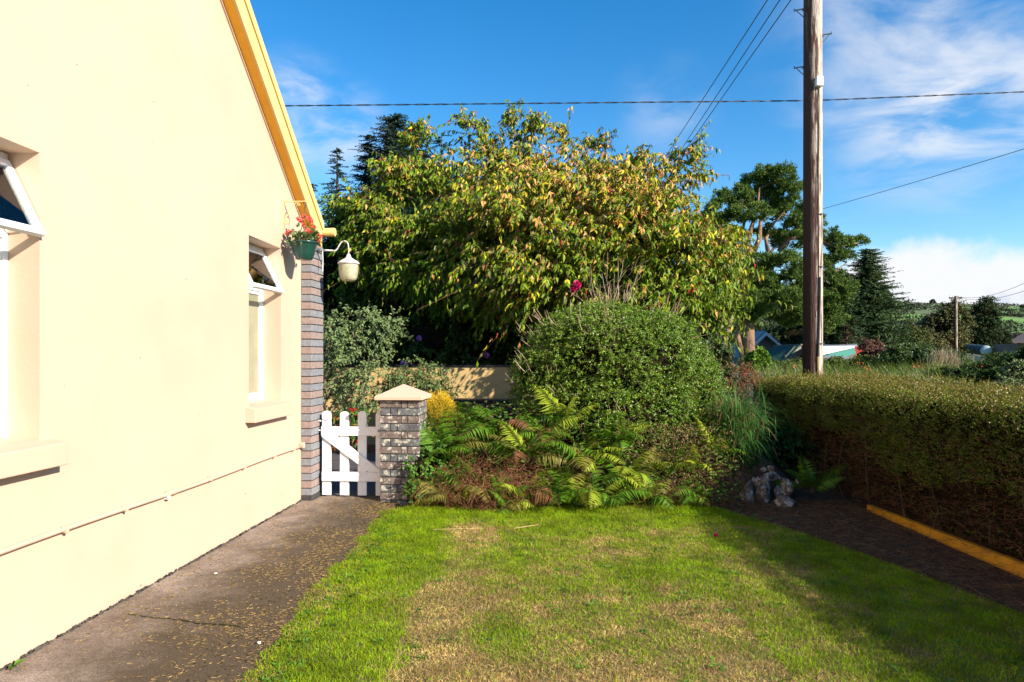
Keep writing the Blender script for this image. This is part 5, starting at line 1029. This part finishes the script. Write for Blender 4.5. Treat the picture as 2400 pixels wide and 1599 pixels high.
pm=thing('pampas_grass','pale buff feathery grass clump in front of the small pole','grass clump',tuple(at(2215,870,20)*[1,1,0])); pbv=np.array(pm.location)
n=420; P=np.stack([at(R.normal(2213,16),R.uniform(850,875),20) for _ in range(n)]); D=np.stack([R.normal(0,.22,n),R.normal(0,.2,n),np.ones(n)],-1)
link('blades',arcs('blades',P-pbv,D,R.uniform(.3,.6,n),R.uniform(.008,.018,n),mixc(C(.34,.25,.15),C(.58,.47,.32),R.random(n)),g=R.uniform(.2,.9,n)),M['grass'],pm,kind='stuff')
link('stalks',sticks('stalks',(P-pbv)*[1,1,0],P-pbv,.004,.004,np.tile(C(.25,.2,.1),(n,1))),M['dry'],pm,kind='stuff')

# ---------------------------------------------------------------- distant buildings
def quad(name,pts,mat,th,off,thick=.12):
    v=[at(*p)-off for p in pts]; n_=np.cross(v[1]-v[0],v[2]-v[0]); n_=n_/np.linalg.norm(n_); w=[p+n_*thick*(1 if n_[1]>0 else -1) for p in v]; k=len(v)
    return MB().add(v+w,[tuple(range(k)),tuple(range(2*k-1,k-1,-1))]+[(i,(i+1)%k,k+(i+1)%k,k+i) for i in range(k)]).obj(name,mat,th)
fh=thing('farm_house','grey gabled house with white bargeboards and slate roof behind the pine trunks','house',tuple(at(1780,870,46)*[1,1,0])); fo=np.array(fh.location)
quad('wall',[(1797,782,46),(1832,811,46),(1832,885,46),(1738,885,45.5),(1738,838,45.5)],M['render'],fh,fo,.3)
quad('wall',[(1738,842,45.6),(1738,885,45.6),(1690,885,54),(1690,838,54)],M['render'],fh,fo,.2)
quad('roof',[(1760,780,56),(1797,779,45.7),(1734,842,45.2),(1690,836,55)],M['slate'],fh,fo,.15)
quad('roof',[(1797,779,45.7),(1760,780,56),(1790,806,56),(1834,812,45.7)],M['slate'],fh,fo,.15)
quad('bargeboard',[(1797,778.5,45.5),(1797,786,45.5),(1735,846,45.0),(1733,839,45.0)],M['farwhite'],fh,fo,.08)
quad('bargeboard',[(1797,778.5,45.5),(1797,786,45.5),(1833,817,45.5),(1835,811,45.5)],M['farwhite'],fh,fo,.08)
gs=thing('shed','stone shed with a dark green corrugated roof left of the pole','shed',tuple(at(1830,880,37)*[1,1,0])); go=np.array(gs.location)
A0=at(1813,812,41)-go; A1=at(1877,808.5,38)-go; B0=at(1764,868,38.5)-go; B1=at(1826,868,35.5)-go; nn=30; vs=[];fs=[]
for i in range(nn+1):
    t=i/nn; dz=np.array((0,0,.05*(i%2))); vs+= [A0*(1-t)+A1*t+dz,B0*(1-t)+B1*t+dz]
for i in range(nn): fs.append((2*i,2*i+1,2*i+3,2*i+2))
MB().add(vs,fs).obj('roof',M['tinroof'],gs)
quad('ridge_cap',[(1812,809.5,41),(1877,806.5,37.9),(1877,809.5,37.9),(1812,812.5,41)],M['render'],gs,go,.15)
quad('wall',[(1876,809,38.1),(1905,828,39.5),(1905,885,39.5),(1827,885,35.7),(1827,868,35.7)],M['stone'],gs,go,.3)
quad('wall',[(1764,869,38.7),(1826,869,35.7),(1826,890,35.7),(1764,890,38.7)],M['stone'],gs,go,.3)
sd=thing('lean_to_shed','low shed with white fascia, teal sheeting and red-edged roof right of the pole','shed',tuple(at(2000,870,36)*[1,1,0])); sb=np.array(sd.location)
quad('roof',[(1893,812,36),(2003,810,36),(2010,804,42),(1893,806,42)],M['slate'],sd,sb,.1)
quad('fascia',[(1893,812.5,35.9),(2003,810.5,35.9),(2003,815,35.9),(1930,832,35.9),(1893,836,35.9)],M['farwhite'],sd,sb,.1)
quad('side_sheet',[(2003,815,35.95),(2006,828,35.95),(1985,836,35.95),(1930,836,35.95),(1950,828,35.95)],M['teal'],sd,sb,.1)
quad('wall',[(1893,834,36.2),(2006,828,36.2),(2006,880,36.2),(1893,880,36.2)],M['render'],sd,sb,.1)
quad('low_roof',[(1930,833,35),(1990,836,35),(1990,839,34),(1930,837,34)],M['slate'],sd,sb,.1)
s2=thing('open_barn','blue-grey sheet roof on red framing right of the white fascia','barn',tuple(at(2050,870,38)*[1,1,0])); b2=np.array(s2.location)
quad('roof',[(2003,810,37.6),(2038,823,37.6),(2104,823,37.6),(2104,815,44),(2030,815,44),(2010,806,44)],M['slate'],s2,b2,.12)
mb=MB(); 
for p_,q_ in (((2003,812),(2040,826)),((2006,822),(2040,826)),((2006,828),(2025,818)),((2040,826),(2040,850)),((2004,812),(2006,850))): mb.tube([at(*p_,37.5)-b2,at(*q_,37.5)-b2],.06,6)
mb.obj('frame',M['red'],s2)
quad('wall',[(2003,826,39.5),(2104,824,39.5),(2104,870,39.5),(2003,870,39.5)],M['tile'],s2,b2,.1)
# tank
tk=thing('oil_tank','dark green cylindrical tank with a pale domed end near the right edge','tank',tuple(at(2305,875,33)*[1,1,0])); tb_=np.array(tk.location)
c1_=at(2311,822,32.5)-tb_; c2_=at(2275,817.5,35.8)-tb_; ax=unit(c2_-c1_); 
MB().tube([c1_,c2_],.245,28).obj('body',M['tank'],tk,smooth=False)
MB().tube([c1_-ax*.10,c1_-ax*.07,c1_-ax*.02],[.13,.20,.242],28).obj('end_cap',M['tankend'],tk)
for t in (.15,.5,.85): p_=c1_*(1-t)+c2_*t; MB().tube([p_,p_+ax*.03],.255,28).obj('band',M['galv'],tk)
p_=at(2311,845,32.6)-tb_; MB().box((p_[0]-.35,p_[1]-.2,-.1),(p_[0]+.25,p_[1]+.3,c1_[2]-.26)).obj('stand',M['cream'],tk,bev=.02)
# small pole far right
d=46; c_=at(2240,870,d); up=thing('utility_pole','distant wooden utility pole with a crossarm near the right edge','utility pole',(c_[0],c_[1],0)); topz=1.5+(830-694)/1600*d
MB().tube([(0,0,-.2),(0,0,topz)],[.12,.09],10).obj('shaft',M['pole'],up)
MB().box((-.42,-.05,topz-.18),(.42,.05,topz-.08)).obj('crossarm',M['bark'],up); MB().tube([(-.36,0,topz-.1),(0,0,topz-.6)],.02,6).obj('strut',M['bark'],up); MB().tube([(.36,0,topz-.1),(0,0,topz-.6)],.02,6).obj('strut',M['bark'],up)
for x in (-.38,-.2,.2,.38): MB().tube([(x,0,topz-.08),(x,0,topz+.05)],.03,6).obj('insulator',M['farwhite'],up)
t_=np.array((c_[0],c_[1],topz))
for (e_,lb) in (((2420,655,26),'upper of two thin wires fanning from the distant pole to the right edge'),((2420,675,26),'lower of two thin wires fanning from the distant pole to the right edge')):
    cable(lb,t_,at(*e_),.012,.35)
# tiled roof house right edge
hr=thing('bungalow','corner of a dark tiled roof and grey wall at the far right edge','house',tuple(at(2440,870,30)*[1,1,0])); hb_=np.array(hr.location)
quad('wall',[(2384,806,31),(2520,806,31),(2520,880,31),(2384,880,31)],M['render'],hr,hb_,1.5)
for i in range(6):
    t0=i/6; t1=(i+1)/6
    quad('tile_course',[(2370+30*t0,799-19*t0,30+t0*2),(2520,799-19*t0,30+t0*2),(2520,799-19*t1-.8,30+t1*2),(2370+30*t1,799-19*t1-.8,30+t1*2)],M['tile'],hr,hb_,.08)
quad('fascia',[(2371,799,29.95),(2520,799,29.95),(2520,804,29.95),(2374,804,29.95)],M['tile'],hr,hb_,.05)
# pillar, road wall beyond the hedge
pp=thing('entrance_pillar','cream capped entrance pillar seen over the hedge end left of the utility pole','pillar',tuple(at(1809,890,17)*[1,1,0])); q_=at(1807,880,17)-np.array(pp.location)
MB().box((q_[0]-.11,q_[1]-.11,-.1),(q_[0]+.11,q_[1]+.11,q_[2]+.02)).obj('shaft',M['cream'],pp,bev=.01); MB().box((q_[0]-.16,q_[1]-.16,q_[2]+.02),(q_[0]+.16,q_[1]+.16,q_[2]+.07)).obj('cap',M['render'],pp,bev=.01)
p2=thing('boundary_wall','dark low wall running left from the cream entrance pillar','wall',tuple(at(1770,890,17)*[1,1,0])); q2=at(1760,874,17.1)-np.array(p2.location)
MB().box((q2[0]-1.2,q2[1]-.1,-.1),(q2[0]+.35,q2[1]+.1,q2[2])).obj('wall_panel',M['render'],p2)
p3=thing('garden_wall','sunlit cream coping of a wall just beyond the hedge, right of the utility pole','wall',tuple(at(1990,900,10.6)*[1,1,0])); o3=np.array(p3.location)
a_=at(1972,890,11.0)-o3; b_=at(2010,900,10.0)-o3; MB().tube([a_,b_],.05,8).obj('coping',M['wall'],p3); MB().add([(a_[0],a_[1],-.1),(b_[0],b_[1],-.1),tuple(b_),tuple(a_),(a_[0]+.15,a_[1],-.1),(b_[0]+.15,b_[1],-.1),(b_[0]+.15,b_[1],b_[2]),(a_[0]+.15,a_[1],a_[2])],[(0,1,2,3),(4,7,6,5),(3,2,6,7),(0,3,7,4),(1,5,6,2)]).obj('wall_panel',M['wall'],p3)
# small things on the lawn
MB().tube([onz(1208,1238,.03),onz(1240,1233,.035),onz(1262,1230,.03)],[.0025,.003,.002],6).obj('fallen_stick',M['palewood'],None,label='pale stick lying on the grass in front of the ferns',category='stick')
MB().tube([onz(1015,1241,.03),onz(1060,1240,.035),onz(1125,1238,.03)],[.0018,.0022,.0015],6).obj('fallen_stick',M['palewood'],None,label='long thin dry stem lying on the grass near the brown fern',category='stick')
m_=30; dd=unit(R.normal(size=(m_,3))*[1,1,.4]); c_=onz(1678,1253,.03)
tag(link('fallen_petal',leaves('fallen_petal',c_+dd*.004,dd,R.normal(size=(m_,3))+[0,0,2],.018,.014,np.tile(C(.5,.01,.10),(m_,1))),M['petal']),'tiny magenta petal fallen on the shaded lawn','petal')
wd=thing('weed','broad-leaved weed growing from the wall foot at the bottom left corner','weed',tuple(onz(30,1568,0))); m_=7; a=R.uniform(-1.2,1.6,m_)
link('leaf',leaves('leaf',np.zeros((m_,3))+[0,0,.01],np.stack([np.cos(a),np.sin(a),R.uniform(.2,.8,m_)],-1),np.tile([0,0,1.],(m_,1))+R.normal(size=(m_,3))*.2,R.uniform(.04,.08,m_),R.uniform(.02,.03,m_),mixc(C(.07,.18,.02),C(.12,.24,.03),R.random(m_))),M['leaf'],wd,kind='stuff')
